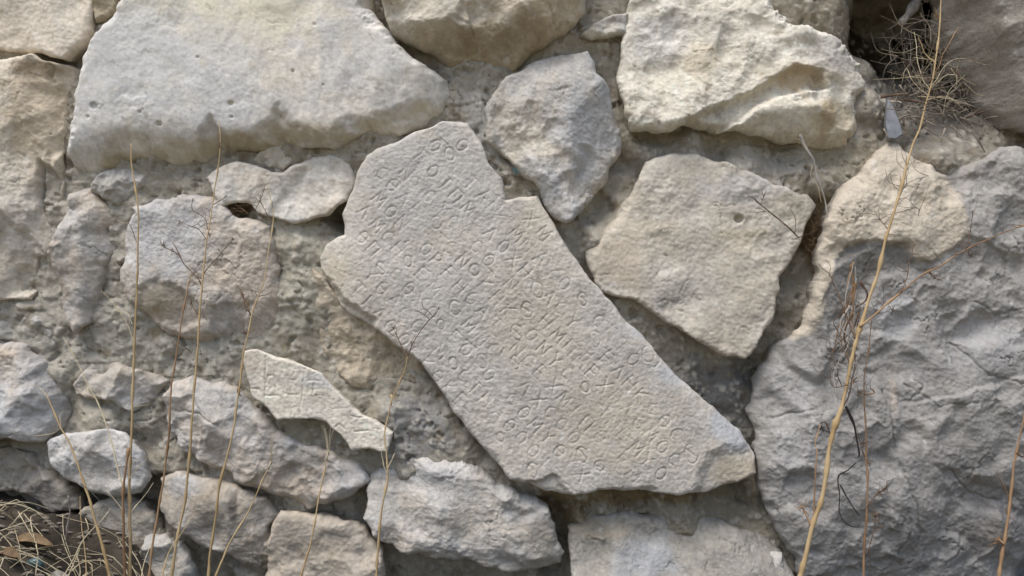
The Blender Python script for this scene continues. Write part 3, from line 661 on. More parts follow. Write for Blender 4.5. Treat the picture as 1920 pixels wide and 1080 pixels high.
# big right boulder, its tip and left edge coloured tan
TAN_PATCH = [(1690, 220), (1740, 280), (1790, 325), (1818, 380), (1820, 440), (1790, 472), (1754, 488), (1716, 486), (1706, 457), (1642, 451), (1594, 455), (1576, 480), (1556, 540), (1540, 620), (1500, 640), (1490, 600), (1530, 460), (1560, 380), (1660, 250)]
ST([(1702, 250), (1668, 272), (1638, 306), (1588, 357), (1560, 402), (1548, 450), (1538, 520), (1530, 575), (1512, 618), (1478, 646), (1450, 684), (1432, 730), (1421, 780), (1434, 832), (1430, 880), (1444, 950), (1470, 1008), (1508, 1062), (1520, 1150), (2080, 1150), (2080, 255), (1960, 262), (1892, 274), (1840, 300), (1796, 322), (1740, 292)],
   "huge grey boulder filling the lower right, its pointed tip and left edge tan", h=74, R=(14, 30), side=(14, 20), warp=6, fac=(10, 210, 5, 74), med=2.2, fine=1.2, chip=14, crack=5.5, aniso=(-38, 1.7),
   base=(0.295, 0.286, 0.272), second=(0.365, 0.348, 0.322), mix=.45, mscale=150, depth=170, inset=24, g=2.1,  # dark base also carries the shade of the lower right
   planes=[(1700, 700, 82, 0.03, -0.03), (1720, 900, 74, -0.05, -0.22), (1520, 780, 74, 0.42, 0.05), (1500, 950, 66, 0.5, -0.25), (1800, 420, 78, -0.02, 0.30), (1890, 1000, 66, -0.5, -0.4), (1640, 360, 78, 0.12, 0.28), (1850, 620, 82, -0.12, 0.08)], smin=4,
   dents=[([(1576, 480), (1594, 455), (1642, 451), (1706, 457), (1716, 486), (1754, 488), (1820, 440), (1900, 470), (1950, 700), (1700, 760), (1560, 640), (1550, 560)], 6, 4), ([(1740, 290), (1800, 320), (1900, 285), (1900, 340), (1830, 400), (1780, 350)], 13, 18),
          ([(1590, 455), (1700, 460), (1740, 510), (1660, 520), (1600, 600), (1570, 600), (1575, 490)], 5, 8), ([(1750, 870), (1920, 930), (1990, 1000), (1830, 960)], 8, 8), ([(1640, 620), (1760, 560), (1900, 600), (1800, 680)], 5, 16), ([(1460, 880), (1560, 900), (1620, 1000), (1500, 980)], 6, 12)],
   grooves=[([(1660, 730), (1675, 800), (1690, 880), (1720, 950), (1735, 1020)], 2.0, 5), ([(1700, 720), (1760, 760), (1830, 755)], 1.8, 3.5), ([(1780, 880), (1840, 935), (1900, 950)], 2.2, 5),
            ([(1450, 790), (1500, 780), (1530, 770)], 2, 4), ([(1790, 640), (1850, 700), (1915, 720)], 1.8, 4), ([(1700, 960), (1716, 1000), (1700, 1050)], 1.8, 4), ([(1830, 560), (1880, 590), (1930, 580)], 1.8, 4)],
   patches=[(TAN_PATCH, (0.555, 0.49, 0.395), .92, 5), ([(1590, 455), (1704, 459), (1716, 488), (1740, 506), (1670, 500), (1622, 520), (1600, 600), (1578, 590), (1576, 490)], (0.235, 0.225, 0.21), .8, 6)],
   stains=[(1690, 280, 26, 40, (0.48, 0.46, 0.43), .6), (1595, 400, 20, 25, OCHRE, .6), (1850, 800, 110, 130, (0.36, 0.345, 0.32), .5), (1680, 740, 10, 40, (0.52, 0.44, 0.37), .6), (1790, 400, 30, 50, (0.52, 0.44, 0.33), .5),
           (1500, 720, 50, 60, (0.42, 0.41, 0.40), .6), (1880, 1010, 60, 50, (0.24, 0.22, 0.20), .75), (1690, 590, 50, 50, (0.44, 0.44, 0.44), .6), (1500, 830, 50, 60, (0.43, 0.42, 0.41), .6), (1760, 880, 60, 90, (0.33, 0.31, 0.285), .6),
           (1860, 640, 70, 60, (0.42, 0.41, 0.405), .6), (1830, 310, 60, 30, (0.30, 0.28, 0.255), .7)])
# bottom centre boulder
ST([(690, 896), (730, 875), (790, 862), (850, 865), (906, 885), (940, 914), (986, 936), (1030, 960), (1042, 1000), (1062, 1050), (1052, 1076), (1000, 1088), (940, 1082), (870, 1062), (800, 1055), (740, 1040), (702, 1010), (680, 980), (684, 930)],
   "rounded grey boulder at the bottom centre below the slab", h=48, R=(26, 24), side=(22, 12), warp=6, fac=(8, 100, 4, 36), med=3, base=(0.53, 0.515, 0.485), second=(0.54, 0.485, 0.41), mix=.45, depth=120,
   planes=[(830, 960, 52, 0.02, 0.08), (990, 1000, 48, -0.4, -0.1), (850, 1030, 48, 0, -0.25)], aniso=(20, 1.5),
   stains=[(790, 885, 80, 20, (0.50, 0.495, 0.485), .6), (1010, 1020, 40, 50, (0.40, 0.36, 0.30), .7)],
   dents=[([(965, 965), (1050, 960), (1070, 1080), (990, 1080)], 8, 10)])
# long stone lower left
ST([(310, 720), (346, 709), (410, 720), (452, 740), (486, 776), (512, 812), (560, 834), (620, 852), (668, 874), (690, 902), (662, 936), (620, 950), (572, 962), (520, 946), (470, 922), (425, 896), (376, 876), (330, 850), (300, 802), (293, 752)],
   "long pale stone sloping down to the right under the small lettered fragment", h=44, R=(16, 18), warp=6, fac=(9, 95, 4.5, 36), med=3, base=(0.475, 0.46, 0.435), second=PINK, mix=.4, depth=110, inset=24,
   planes=[(440, 830, 48, 0.0, 0.06), (500, 920, 46, 0.05, -0.3), (620, 890, 48, -0.08, 0.1)], stains=[(640, 890, 50, 30, (0.50, 0.495, 0.49), .6), (380, 770, 40, 40, (0.46, 0.445, 0.42), .5)],
   grooves=[([(320, 772), (370, 778), (410, 798)], 2.2, 4)],
   dents=[([(450, 745), (500, 790), (470, 830), (430, 790)], 6, 10)])
# small inscribed fragment
ST([(454, 660), (480, 655), (510, 667), (560, 681), (602, 700), (632, 734), (662, 766), (702, 790), (736, 810), (728, 848), (692, 841), (660, 845), (642, 822), (612, 791), (576, 785), (520, 790), (490, 760), (470, 745), (456, 692)],
   "small pale fragment with fluted lines and faint carved letters", name="inscribed_fragment", chip=1.0, crack=0.6, boost=1, h=56, R=(5, 5), warp=3, fac=(1.5, 120, 0.8, 30), med=1.0, fine=0.6, g=1.3, base=(0.66, 0.61, 0.51), second=(0.63, 0.585, 0.505), mix=.45, mat=M_SMOOTH,
   grooves=LETTERS2, inset=18, planes=[(590, 750, 57, 0.02, 0.0), (600, 690, 52, -0.35, 0.6)], smin=2, stains=[(600, 715, 60, 14, (0.46, 0.465, 0.48), .5), (470, 680, 20, 20, (0.58, 0.49, 0.39), .5)])
# left column, lower; some base colours darkened in place of shade
ST([(-70, 622), (28, 648), (60, 680), (86, 722), (101, 760), (100, 802), (62, 836), (20, 824), (-70, 836)],
   "rounded grey stone cut by the left edge halfway down", h=52, R=(26, 20), warp=6, fac=(8, 90, 4, 36), base=(0.46, 0.455, 0.445), second=PINK, mix=.4, planes=[(20, 730, 56, -0.1, 0.12), (80, 760, 50, -0.8, 0)])
ST([(124, 724), (150, 694), (200, 684), (252, 690), (304, 716), (284, 752), (240, 774), (200, 756), (160, 750), (130, 746)],
   "low brownish grey stone wedged above the little triangular one", h=36, R=(18, 10), warp=6, fac=(7, 60, 4, 28), base=GREY, second=(0.44, 0.385, 0.31), mix=.5)
ST([(74, 832), (112, 814), (190, 805), (232, 811), (263, 850), (275, 900), (255, 926), (200, 938), (150, 920), (116, 905), (88, 880)],
   "pale triangular stone at the lower left behind the paired stems", h=44, R=(6, 8), warp=3.5, fac=(5, 90, 3, 36), base=(0.55, 0.54, 0.53), second=(0.50, 0.465, 0.41), mix=.4, inset=26,
   planes=[(215, 860, 54, 0.12, 0.1), (140, 880, 50, -0.05, -0.3), (240, 880, 52, -0.4, 0), (150, 820, 50, 0.05, 0.6)], smin=2)
ST([(290, 902), (338, 888), (375, 898), (440, 914), (490, 942), (512, 975), (497, 1000), (492, 1060), (456, 1076), (416, 1048), (366, 1030), (330, 998), (308, 984), (287, 953)],
   "dark streaked brownish stone below the long sloping one", h=40, R=(14, 14), warp=5, fac=(7, 85, 4, 34), base=(0.43, 0.40, 0.36), second=(0.45, 0.385, 0.30), mix=.5, planes=[(400, 960, 44, 0, -0.12), (330, 930, 42, 0.2, 0.2), (460, 1000, 42, -0.3, -0.1)],
   stains=[(438, 955, 8, 26, (0.12, 0.105, 0.09), .8), (340, 910, 30, 20, (0.50, 0.50, 0.50), .6), (400, 950, 20, 30, (0.26, 0.23, 0.19), .4)])
ST([(520, 958), (560, 963), (612, 975), (672, 985), (692, 1012), (715, 1040), (720, 1150), (480, 1150), (497, 1050), (504, 990)],
   "smooth tan stone cut by the bottom edge left of centre", h=38, R=(16, 14), warp=5, fac=(4, 110, 2, 40), base=(0.45, 0.40, 0.335), second=(0.46, 0.395, 0.31), mix=.5, mat=M_SMOOTH)
ST([(1066, 1000), (1120, 978), (1200, 972), (1290, 980), (1370, 990), (1430, 1010), (1476, 1040), (1500, 1090), (1506, 1150), (1070, 1150), (1072, 1060)],
   "broad earth smeared stone at the bottom edge right of centre, blue grey in the middle", h=38, R=(14, 20), side=(14, 22), warp=4.5, fac=(9, 110, 4, 44), med=2.6, base=(0.33, 0.31, 0.275), second=(0.37, 0.345, 0.295), mix=.4,
   planes=[(1200, 1060, 42, 0, 0.42), (1400, 1060, 38, -0.12, 0.4)], stains=[(1215, 1055, 70, 40, (0.44, 0.445, 0.45), .8), (1120, 1000, 60, 20, (0.33, 0.28, 0.20), .6)])
ST([(1398, 1060), (1430, 1042), (1468, 1040), (1480, 1080), (1490, 1150), (1390, 1150)],
   "small pale stone at the bottom edge beside the big boulder", h=34, R=(10, 10), warp=4, fac=(4, 60, 2, 30), base=GREY, second=PALE, mix=.5)
ST([(150, 950), (225, 934), (285, 962), (300, 1010), (262, 1050), (240, 1150), (120, 1150), (135, 1020)],
   "tan crumbling stone at the foot of the wall behind the stems", h=20, R=(12, 12), warp=7, fac=(7, 60, 4, 28), base=(0.44, 0.385, 0.30), second=(0.40, 0.37, 0.32), mix=.5)
ST([(262, 1012), (300, 1004), (334, 1022), (350, 1060), (372, 1150), (235, 1150), (250, 1050)],
   "light grey lump at the bottom left between the stems", h=38, R=(14, 14), warp=6, fac=(7, 60, 4, 28), base=(0.48, 0.475, 0.465), second=CREAM, mix=.4)
# small rubble between the blocks
ST([(470, 296), (490, 268), (520, 258), (548, 272), (546, 298), (530, 314), (500, 314)], "crumbly light rubble piece above the notch of the thin stone", h=22, R=(10, 10), warp=6, fac=(5, 40, 4, 18), med=3.5, fine=1.6, base=(0.46, 0.44, 0.385), second=CREAM)
ST([(1088, 62), (1120, 32), (1150, 22), (1180, 20), (1178, 58), (1140, 64), (1110, 74)], "small flat pale stone squeezed between the two top blocks", h=34, R=(8, 12), warp=4, fac=(5, 50, 3, 22), base=GREY, second=CREAM)
ST([(168, -70), (222, -70), (214, 14), (196, 30), (176, 40), (170, 0)], "brown rubble chip between the two top left blocks", h=16, R=(8, 8), warp=4, fac=(6, 34, 3, 18), base=(0.33, 0.28, 0.20), second=(0.42, 0.37, 0.28))
ST([(534, 640), (562, 632), (592, 634), (590, 658), (560, 668), (540, 662)], "small tan chip in the mortar left of the slab", h=12, R=(6, 8), warp=4, fac=(4, 30, 2, 16), base=TAN, second=CREAM)
ST([(168, 352), (186, 322), (226, 308), (262, 322), (270, 352), (240, 372), (214, 384), (188, 372)], "rough grey rubble lump under the large pale block", h=30, R=(12, 12), warp=7, fac=(6, 42, 4, 20), med=3.5, fine=1.4, base=GREY, second=(0.42, 0.40, 0.34))
ST([(0, 590), (50, 585), (92, 612), (96, 650), (60, 668), (20, 640), (-50, 630), (-50, 596)], "rough grey rubble beside the left edge", h=24, R=(14, 10), warp=7, fac=(7, 42, 4, 20), med=3.5, base=GREY, second=(0.40, 0.38, 0.335))
ST([(-60, 850), (10, 842), (52, 850), (90, 890), (130, 918), (140, 960), (90, 968), (30, 930), (-60, 920)], "dull brown rubble at the foot of the wall in the left corner", h=24, R=(14, 12), warp=8, fac=(8, 46, 5, 22), med=4, base=(0.33, 0.30, 0.26), second=(0.40, 0.36, 0.30))

# ------------------------------------------------------------------ mortar between the stones
MC = [  # px, py, height, radius
    (480, 880, 2, 20), (300, 870, 20, 24), (510, 960, 4, 20), (560, 955, 0, 18), (110, 800, 10, 20), (60, 880, 12, 40), (300, 760, 24, 26), (120, 700, 24, 30), (180, 790, 20, 30), (500, 1020, 16, 26), (330, 1030, 10, 20), (670, 860, 22, 26), (850, 850, 26, 26), (760, 850, 24, 26), (920, 900, 16, 20),
    (300, 500, 12, 200), (150, 640, 12, 80), (560, 470, 34, 40), (560, 540, 32, 40), (545, 600, 28, 36), (590, 560, 24, 30), (110, 470, 20, 16), (210, 500, 24, 24), (240, 630, 24, 34), (400, 690, 26, 40), (300, 690, 10, 30), (200, 600, 22, 24), (105, 690, 22, 20), (380, 350, 30, 24), (300, 350, 26, 40), (700, 260, 30, 30), (600, 260, 20, 40), (900, 240, 34, 30), (880, 180, 22, 40), (1300, 284, 34, 30), (1400, 308, 34, 30), (1190, 340, 8, 24), (1140, 430, 30, 30), (1230, 300, 26, 24), (1655, 110, 30, 30), (1652, 190, 34, 34), (1480, 340, 34, 26),
    (210, 400, 16, 30), (200, 480, 14, 24), (240, 600, 16, 30), (330, 660, 14, 34), (480, 640, 18, 30), (520, 500, 20, 24), (1720, -20, -330, 50), (1700, 30, -250, 40),
    (640, 392, -60, 26), (1190, 330, -48, 26), (1125, 400, -40, 22), (1250, 258, -56, 34), (1350, 264, -50, 34), (1450, 276, -40, 30), (1550, 288, -20, 26), (1040, 990, -70, 26), (1062, 1050, -95, 30), (1432, 690, -50, 30), (1450, 660, -20, 20),
    (440, 388, -45, 20), (288, 925, -60, 26), (200, 950, -55, 50), (690, 945, -40, 24), (270, 700, -18, 30), (120, 92, -34, 26), (1500, 505, -14, 26), (1470, 560, 6, 20),
    (880, 170, 6, 50), (860, 200, 16, 40), (800, 90, -16, 40), (760, 80, -30, 30), (905, 270, 26, 30), (970, 340, 18, 30), (1010, 70, -10, 40), (1140, 100, 0, 40), (1155, 130, -14, 24),
    (560, 520, 20, 60), (550, 600, 16, 50), (590, 440, 10, 34), (780, 800, 22, 50), (740, 780, 30, 30), (1060, 440, 6, 26), (1080, 380, -10, 20), (1180, 600, 10, 30), (1300, 690, -6, 50), (1400, 745, -14, 30),
    (1250, 640, 0, 30), (1200, 945, -30, 40), (1340, 945, -46, 40), (1410, 900, -46, 40), (1432, 860, -36, 30), (1400, 790, -26, 40), (1340, 730, -20, 30), (1400, 1000, -20, 50), (1120, 1000, -4, 50), (1180, 985, 12, 40), (1300, 985, 8, 50), (1420, 1000, 2, 40), (1250, 290, 14, 40), (1400, 285, 6, 50), (1480, 320, 20, 40), (1560, 300, 20, 40), (1590, 280, 10, 30),
    (1530, 440, -22, 26), (1520, 400, -16, 20), (1520, 580, 0, 24), (1480, 620, -8, 24), (1418, 760, -10, 20), (1428, 830, -20, 20), (300, 330, 14, 50), (340, 345, 18, 40), (220, 620, 6, 40), (200, 520, 2, 30), (300, 660, 0, 60),
    (100, 560, -6, 30), (60, 520, -4, 30), (100, 660, 0, 50), (110, 780, -16, 30), (290, 790, 6, 30), (275, 830, -10, 26), (570, 815, 18, 40), (620, 830, 14, 30), (640, 760, 16, 40), (700, 720, 10, 40), (380, 680, 2, 60), (440, 690, 14, 30),
    (60, 880, -10, 50), (510, 965, -22, 24), (620, 965, -28, 30), (860, 1075, -60, 60), (740, 1060, -50, 40), (360, 1050, -40, 40),
    # the dusty hollow at the upper right
    (1720, 10, -330, 80), (1690, 60, -260, 60), (1780, 60, -280, 70), (1740, 130, -100, 60), (1690, 150, -60, 50), (1800, 160, -90, 60), (1760, 210, -48, 60), (1840, 230, -44, 60), (1700, 225, -6, 36), (1780, 285, 40, 40), (1860, 262, 36, 44), (1830, 300, 56, 24), (1760, 300, 60, 20), (1640, 260, 4, 30), (1900, 240, -30, 50),
    (1560, 10, 10, 60), (1620, 40, -20, 50), (1660, 100, -40, 40), (1500, -10, 24, 40), (1650, -30, -60, 40),
]


def mortar_height(x, y):
    num = np.full(x.shape, -3.0 * 0.03)
    den = np.full(x.shape, 0.03)
    for (px, py, h, r) in MC:
        wt = np.exp(-((x - px) ** 2 + (y - py) ** 2) / (r * r))
        num += wt * h
        den += wt
    return num / den


def build_mortar():
    g = 2.5
    X, Y = np.meshgrid(np.arange(-170, 2095, g), np.arange(-150, 1180, g))
    hide = np.zeros(X.shape, bool)
    front = np.full(X.shape, 1e9)
    for P, h in STONES:
        a, b = P.min(0) - 5, P.max(0) + 5
        m = (X > a[0]) & (X < b[0]) & (Y > a[1]) & (Y < b[1])
        s = (D - h * K) / D
        Q = (P - [960, 540]) * s + [960, 540]
        v = sdf(Q, X[m], Y[m])
        hide[m] |= v < -34
        front[m] = np.minimum(front[m], v)
    H = mortar_height(X, Y)
    near = smooth(40, 0, np.abs(front))
    H += 7 * fbm(X, Y, 90, 3, 901) + 4.2 * facets(X + 10 * fbm(X, Y, 40, 2, 7), Y, 46, 0.9, 903, 1) + 3.2 * fbm(X, Y, 26, 3, 904) + 2.2 * facets(X, Y, 17, 1.0, 905, 1) * smooth(-0.3, 0.5, fbm(X, Y, 80, 2, 906)) + 1.3 * fbm(X, Y, 8, 2, 907)
    H -= 11 * smooth(0, 24, front) * 0 + 4.5 * smooth(22, 4, np.abs(front - 4)) * smooth(-0.35, 0.4, fbm(X, Y, 100, 2, 940))
    # grit and pebbles in the lime
    peb = smooth(0.12, -0.5, facets(X, Y, 13, 0.3, 941, -1, 30.0)) * smooth(0.05, 0.45, fbm(X, Y, 34, 2, 942))
    H += 4.2 * peb
    H += 5.0 * facets(X + 8 * fbm(X, Y, 24, 2, 943), Y, 64, 1.0, 944, -1, 30.0) * smooth(-0.3, 0.3, fbm(X, Y, 140, 2, 945))
    # shrinkage cracks
    c = np.abs(fbm(X + 14 * fbm(X, Y, 30, 2, 3), Y, 62, 2, 911))
    H -= 6 * smooth(0.035, 0.0, c) * smooth(0.0, 0.4, fbm(X, Y, 120, 2, 912))
    # crumbled hollows
    H -= 9 * smooth(0.45, 0.9, fbm(X, Y, 30, 3, 913))
    keep = ~hide
    q = keep[:-1, :-1] & keep[1:, :-1] & keep[:-1, 1:] & keep[1:, 1:]
    used = np.zeros(X.shape, bool)
    used[:-1, :-1] |= q; used[1:, :-1] |= q; used[:-1, 1:] |= q; used[1:, 1:] |= q
    idx = -np.ones(X.shape, np.int64)
    idx[used] = np.arange(used.sum())
    F = np.stack([idx[:-1, :-1][q], idx[1:, :-1][q], idx[1:, 1:][q], idx[:-1, 1:][q]], 1)
    x, y, h = X[used], Y[used], H[used]
    m = np.clip(0.5 + 0.6 * fbm(x, y, 90, 4, 920) + 0.3 * fbm(x, y, 22, 3, 921), 0, 1)[:, None]
    col = np.array((0.295, 0.268, 0.215)) * (1 - m) + np.array((0.415, 0.383, 0.315)) * m
    for (px, py, rx, ry, c, a) in [
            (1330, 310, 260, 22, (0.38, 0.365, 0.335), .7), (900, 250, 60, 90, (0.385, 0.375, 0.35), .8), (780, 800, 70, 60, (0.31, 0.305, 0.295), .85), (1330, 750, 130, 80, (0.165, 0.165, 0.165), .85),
            (1760, 170, 150, 130, (0.19, 0.175, 0.155), .85), (1300, 970, 240, 60, (0.27, 0.235, 0.165), .6), (1180, 930, 160, 18, (0.25, 0.18, 0.085), .8), (1530, 430, 40, 70, (0.30, 0.21, 0.10), .8),  # first entry darkens the upper right hollow in place of shade
            (170, 560, 260, 220, (0.46, 0.435, 0.375), .65), (560, 520, 60, 110, (0.50, 0.475, 0.385), .7), (420, 660, 120, 50, (0.44, 0.42, 0.36), .6), (560, 810, 60, 24, (0.34, 0.31, 0.215), .6), (1560, 40, 90, 60, (0.33, 0.285, 0.21), .7), (1720, 40, 70, 70, (0.07, 0.05, 0.03), .9), (1700, 10, 60, 60, (0.07, 0.05, 0.03), .9),  # last two entries paint the darkness of the hole
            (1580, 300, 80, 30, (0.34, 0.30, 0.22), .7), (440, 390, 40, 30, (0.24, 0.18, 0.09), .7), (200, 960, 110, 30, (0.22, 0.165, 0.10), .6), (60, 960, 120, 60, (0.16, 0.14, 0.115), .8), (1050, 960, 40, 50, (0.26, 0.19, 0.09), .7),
            (1480, 560, 50, 60, (0.27, 0.255, 0.21), .6)]:
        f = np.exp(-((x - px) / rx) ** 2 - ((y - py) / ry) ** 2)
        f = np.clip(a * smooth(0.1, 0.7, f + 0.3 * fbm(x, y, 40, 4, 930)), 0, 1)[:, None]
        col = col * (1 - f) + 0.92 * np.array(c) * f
    dk = smooth(0.35, 0.9, fbm(x, y, 18, 4, 931))[:, None] * 0.5
    col = col * (1 - dk) + np.array((0.14, 0.115, 0.075)) * dk
    pb = (peb[used] * 0.75)[:, None]
    col = col * (1 - pb) + np.array((0.46, 0.43, 0.37)) * pb
    lt = smooth(0.5, 0.95, fbm(x, y, 14, 4, 932))[:, None] * 0.5
    col = col * (1 - lt) + np.array((0.52, 0.49, 0.42)) * lt
    s = 1.0
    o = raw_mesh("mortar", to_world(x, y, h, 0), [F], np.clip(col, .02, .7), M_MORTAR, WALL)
    o["label"] = "earthy grey mortar filling the joints"
    return o


build_mortar()


def box(name, lo, hi, mat, parent=None):
    a, b = np.array(lo, float), np.array(hi, float)
    V = [[(a, b)[i][0], (a, b)[j][1], (a, b)[k][2]] for i in (0, 1) for j in (0, 1) for k in (0, 1)]
    F = [(0, 1, 3, 2), (4, 6, 7, 5), (0, 4, 5, 1), (2, 3, 7, 6), (0, 2, 6, 4), (1, 5, 7, 3)]
    o = raw_mesh(name, V, [np.array(F)], np.tile((0.33, 0.30, 0.245), (8, 1)), mat, parent)
    for p in o.data.polygons:
        p.use_smooth = False
    return o


WALL_TOP = 1.75
wc = box("rubble_core", (-7.0, 0.42, -0.6), (7.0, 0.95, WALL_TOP), M_MORTAR, WALL)


# wall outside the picture: coarse mortar and coarse stones, so that a step to the side still meets a wall
def outer_wall():
    r = random.Random(4)
    rects = []
    for row, (ya, yb) in enumerate([(-2250, -1900), (-1880, -1560), (-1540, -1200), (-1180, -860), (-840, -500), (-480, -90)]):
        xx = -2600 + row * 90
        while xx < 4400:
            wd = r.randint(330, 620)
            rects.append((xx, ya, xx + wd, yb))
            xx += wd + 22
    for row, (ya, yb) in enumerate([(-70, 260), (285, 560), (590, 860), (885, 1150)]):
        for xa, xe in ((-2600, -95), (2105, 4400)):
            xx = xa
            while xx < xe - 120:
                wd = min(r.randint(300, 560), xe - xx)
                rects.append((xx, ya, xx + wd, yb))
                xx += wd + 22
    for i, (a, b, c, e) in enumerate(rects):
        j = lambda v: v + r.uniform(-26, 26)
        w4 = (c - a) / 3.0
        poly = [(j(a), j(b)), (j(a + w4), j(b)), (j(c - w4), j(b)), (j(c), j(b)), (j(c), j((b + e) / 2)), (j(c), j(e)), (j(c - w4), j(e)), (j(a + w4), j(e)), (j(a), j(e)), (j(a), j((b + e) / 2))]
        make_stone(poly, h=r.uniform(18, 46), R=(22, 26), warp=8, fac=(9, 130, 4, 50), g=11, seed=3000 + i * 7, base=(0.42, 0.40, 0.37) if i % 2 else (0.47, 0.43, 0.36), second=(0.45, 0.385, 0.30) if i % 3 else GREY, depth=100)
    g = 26
    X, Y = np.meshgrid(np.arange(-2700, 4500, g, dtype=float), np.arange(-2200, 1440, g, dtype=float))
    H = -26 + 12 * fbm(X, Y, 120, 3, 77)
    # sits behind the finely built mortar of the middle part
    mid = smooth(0, 60, np.minimum(np.minimum(X + 150, 2070 - X), np.minimum(Y + 130, 1400 - Y) ))
    H -= 430 * mid
    n, m = X.shape
    I = np.arange(n * m).reshape(n, m)
    F = np.stack([I[:-1, :-1].ravel(), I[1:, :-1].ravel(), I[1:, 1:].ravel(), I[:-1, 1:].ravel()], 1)
    c = np.tile((0.33, 0.30, 0.245), (n * m, 1))
    raw_mesh("mortar", to_world(X.ravel(), Y.ravel(), H.ravel(), 0), [F], c, M_MORTAR, WALL)


outer_wall()
# ------------------------------------------------------------------ ground
def ground_height(x, y):
    """soil banked against the wall at the left, lower at the right"""
    h = np.interp(x, [-9, -1.2, -0.72, -0.60, -0.52, -0.46, -0.36, 9], [0.13, 0.125, 0.112, 0.085, 0.035, -0.03, -0.07, -0.09])
    far = smooth(0.35, 2.5, -y)
    h = h * (1 - far) + 0.0 * far - 0.09 * far + 0.02 * far * fbm(x, y, 1.7, 3, 61)
    return h + 0.016 * fbm(x, y, 0.12, 4, 62) + 0.006 * fbm(x, y, 0.03, 3, 63)


def build_ground():
    xs = np.concatenate([-np.geomspace(400, 1.0, 46), np.arange(-0.99, -0.30, 0.005), np.arange(-0.30, 1.0, 0.03), np.geomspace(1.0, 400, 46)])
    ys = np.concatenate([-np.geomspace(400, 0.5, 60), np.arange(-0.495, 0.12, 0.005), np.array([0.3, 0.6, 0.9]), np.geomspace(1.0, 400, 30)])
    X, Y = np.meshgrid(xs, ys)
    Z = ground_height(X, Y)
    n, m = X.shape
    I = np.arange(n * m).reshape(n, m)
    F = np.stack([I[:-1, :-1].ravel(), I[:-1, 1:].ravel(), I[1:, 1:].ravel(), I[1:, :-1].ravel()], 1)
    x, y = X.ravel(), Y.ravel()
    dry = smooth(0.5, 1.3, -y)[:, None]
    soil = np.array((0.055, 0.046, 0.035)) * (1 + 0.5 * fbm(x, y, 0.06, 4, 65))[:, None] + 0.07 * smooth(0.3, 0.9, fbm(x, y, 0.04, 3, 66))[:, None] * np.array((1, .85, .6))
    grass = np.array((0.36, 0.30, 0.19)) * (1 + 0.3 * fbm(x, y, 0.5, 4, 67))[:, None]
    o = raw_mesh("ground", np.stack([x, y, Z.ravel()], 1), [F], np.clip(soil * (1 - dry) + grass * dry, .02, .6), M_MORTAR)
    tag(o, kind="structure")


build_ground()
# ------------------------------------------------------------------ dry plants
def spline(pts, step=6.0):
    P = np.asarray(pts, float)
    if len(P) == 2:
        n = max(2, int(np.linalg.norm(P[1] - P[0]) / step))
        return P[0] + (P[1] - P[0]) * np.linspace(0, 1, n + 1)[:, None]
    Q = np.vstack([2 * P[0] - P[1], P, 2 * P[-1] - P[-2]])
    out = []
    for i in range(1, len(Q) - 2):
        p0, p1, p2, p3 = Q[i - 1], Q[i], Q[i + 1], Q[i + 2]
        n = max(2, int(np.linalg.norm((p2 - p1)[:2]) / step))
        t = np.linspace(0, 1, n, endpoint=False)[:, None]
        out.append(0.5 * (2 * p1 + (p2 - p0) * t + (2 * p0 - 5 * p1 + 4 * p2 - p3) * t ** 2 + (3 * p1 - p0 - 3 * p2 + p3) * t ** 3))
    out.append(P[-1:])
    return np.vstack(out)


def pw(pts):
    """photo-traced points (px, py, distance in front of the wall plane in metres) -> world"""
    P = np.asarray(pts, float)
    s = (D - P[:, 2]) / D
    return np.stack([(P[:, 0] - 960) * K * s, -P[:, 2], ZC - (P[:, 1] - 540) * K * s], 1)


class Tubes:
    def __init__(self):
        self.V, self.F, self.n = [], [], 0

    def tube(self, C, r0, r1, sides=6, knots=0, seed=0, flat=1.0):
        C = np.asarray(C, float)
        m = len(C)
        t = np.gradient(C, axis=0)
        t /= np.linalg.norm(t, axis=1)[:, None] + 1e-12
        ref = np.array((0.13, 1.0, 0.21))
        a = np.cross(t, ref); a /= np.linalg.norm(a, axis=1)[:, None] + 1e-12
        b = np.cross(t, a)
        u = np.linspace(0, 1, m)
        r = r0 + (r1 - r0) * u
        if knots:
            rr = np.random.RandomState(seed)
            for c in rr.rand(knots):
                r = r * (1 + 0.45 * np.exp(-((u - c) * m / 1.3) ** 2))
        an = np.linspace(0, 2 * np.pi, sides, endpoint=False)
        V = C[:, None, :] + r[:, None, None] * (np.cos(an)[None, :, None] * a[:, None, :] + flat * np.sin(an)[None, :, None] * b[:, None, :])
        I = self.n + np.arange(m * sides).reshape(m, sides)
        J = np.roll(I, -1, 1)
        self.F.append(np.stack([I[:-1].ravel(), J[:-1].ravel(), J[1:].ravel(), I[1:].ravel()], 1))
        self.V.append(V.reshape(-1, 3))
        tips = np.stack([C[0] - t[0] * r[0] * .4, C[-1] + t[-1] * r[-1] * .8])
        self.V.append(tips)
        k = self.n + m * sides
        self.F.append(np.array([(J[0, i], I[0, i], k, k) for i in range(sides)] + [(I[-1, i], J[-1, i], k + 1, k + 1) for i in range(sides)]))
        self.n += m * sides + 2
        return self

    def build(self, name, mat, parent=None):
        quads = np.concatenate(self.F)
        tri = quads[quads[:, 2] == quads[:, 3]][:, :3]
        qd = quads[quads[:, 2] != quads[:, 3]]
        V = np.concatenate(self.V)
        o = raw_mesh(name, V, [qd, tri], None, mat, None)
        if parent is not None:
            o.parent = parent
            o.matrix_parent_inverse = parent.matrix_basis.inverted()
        return o


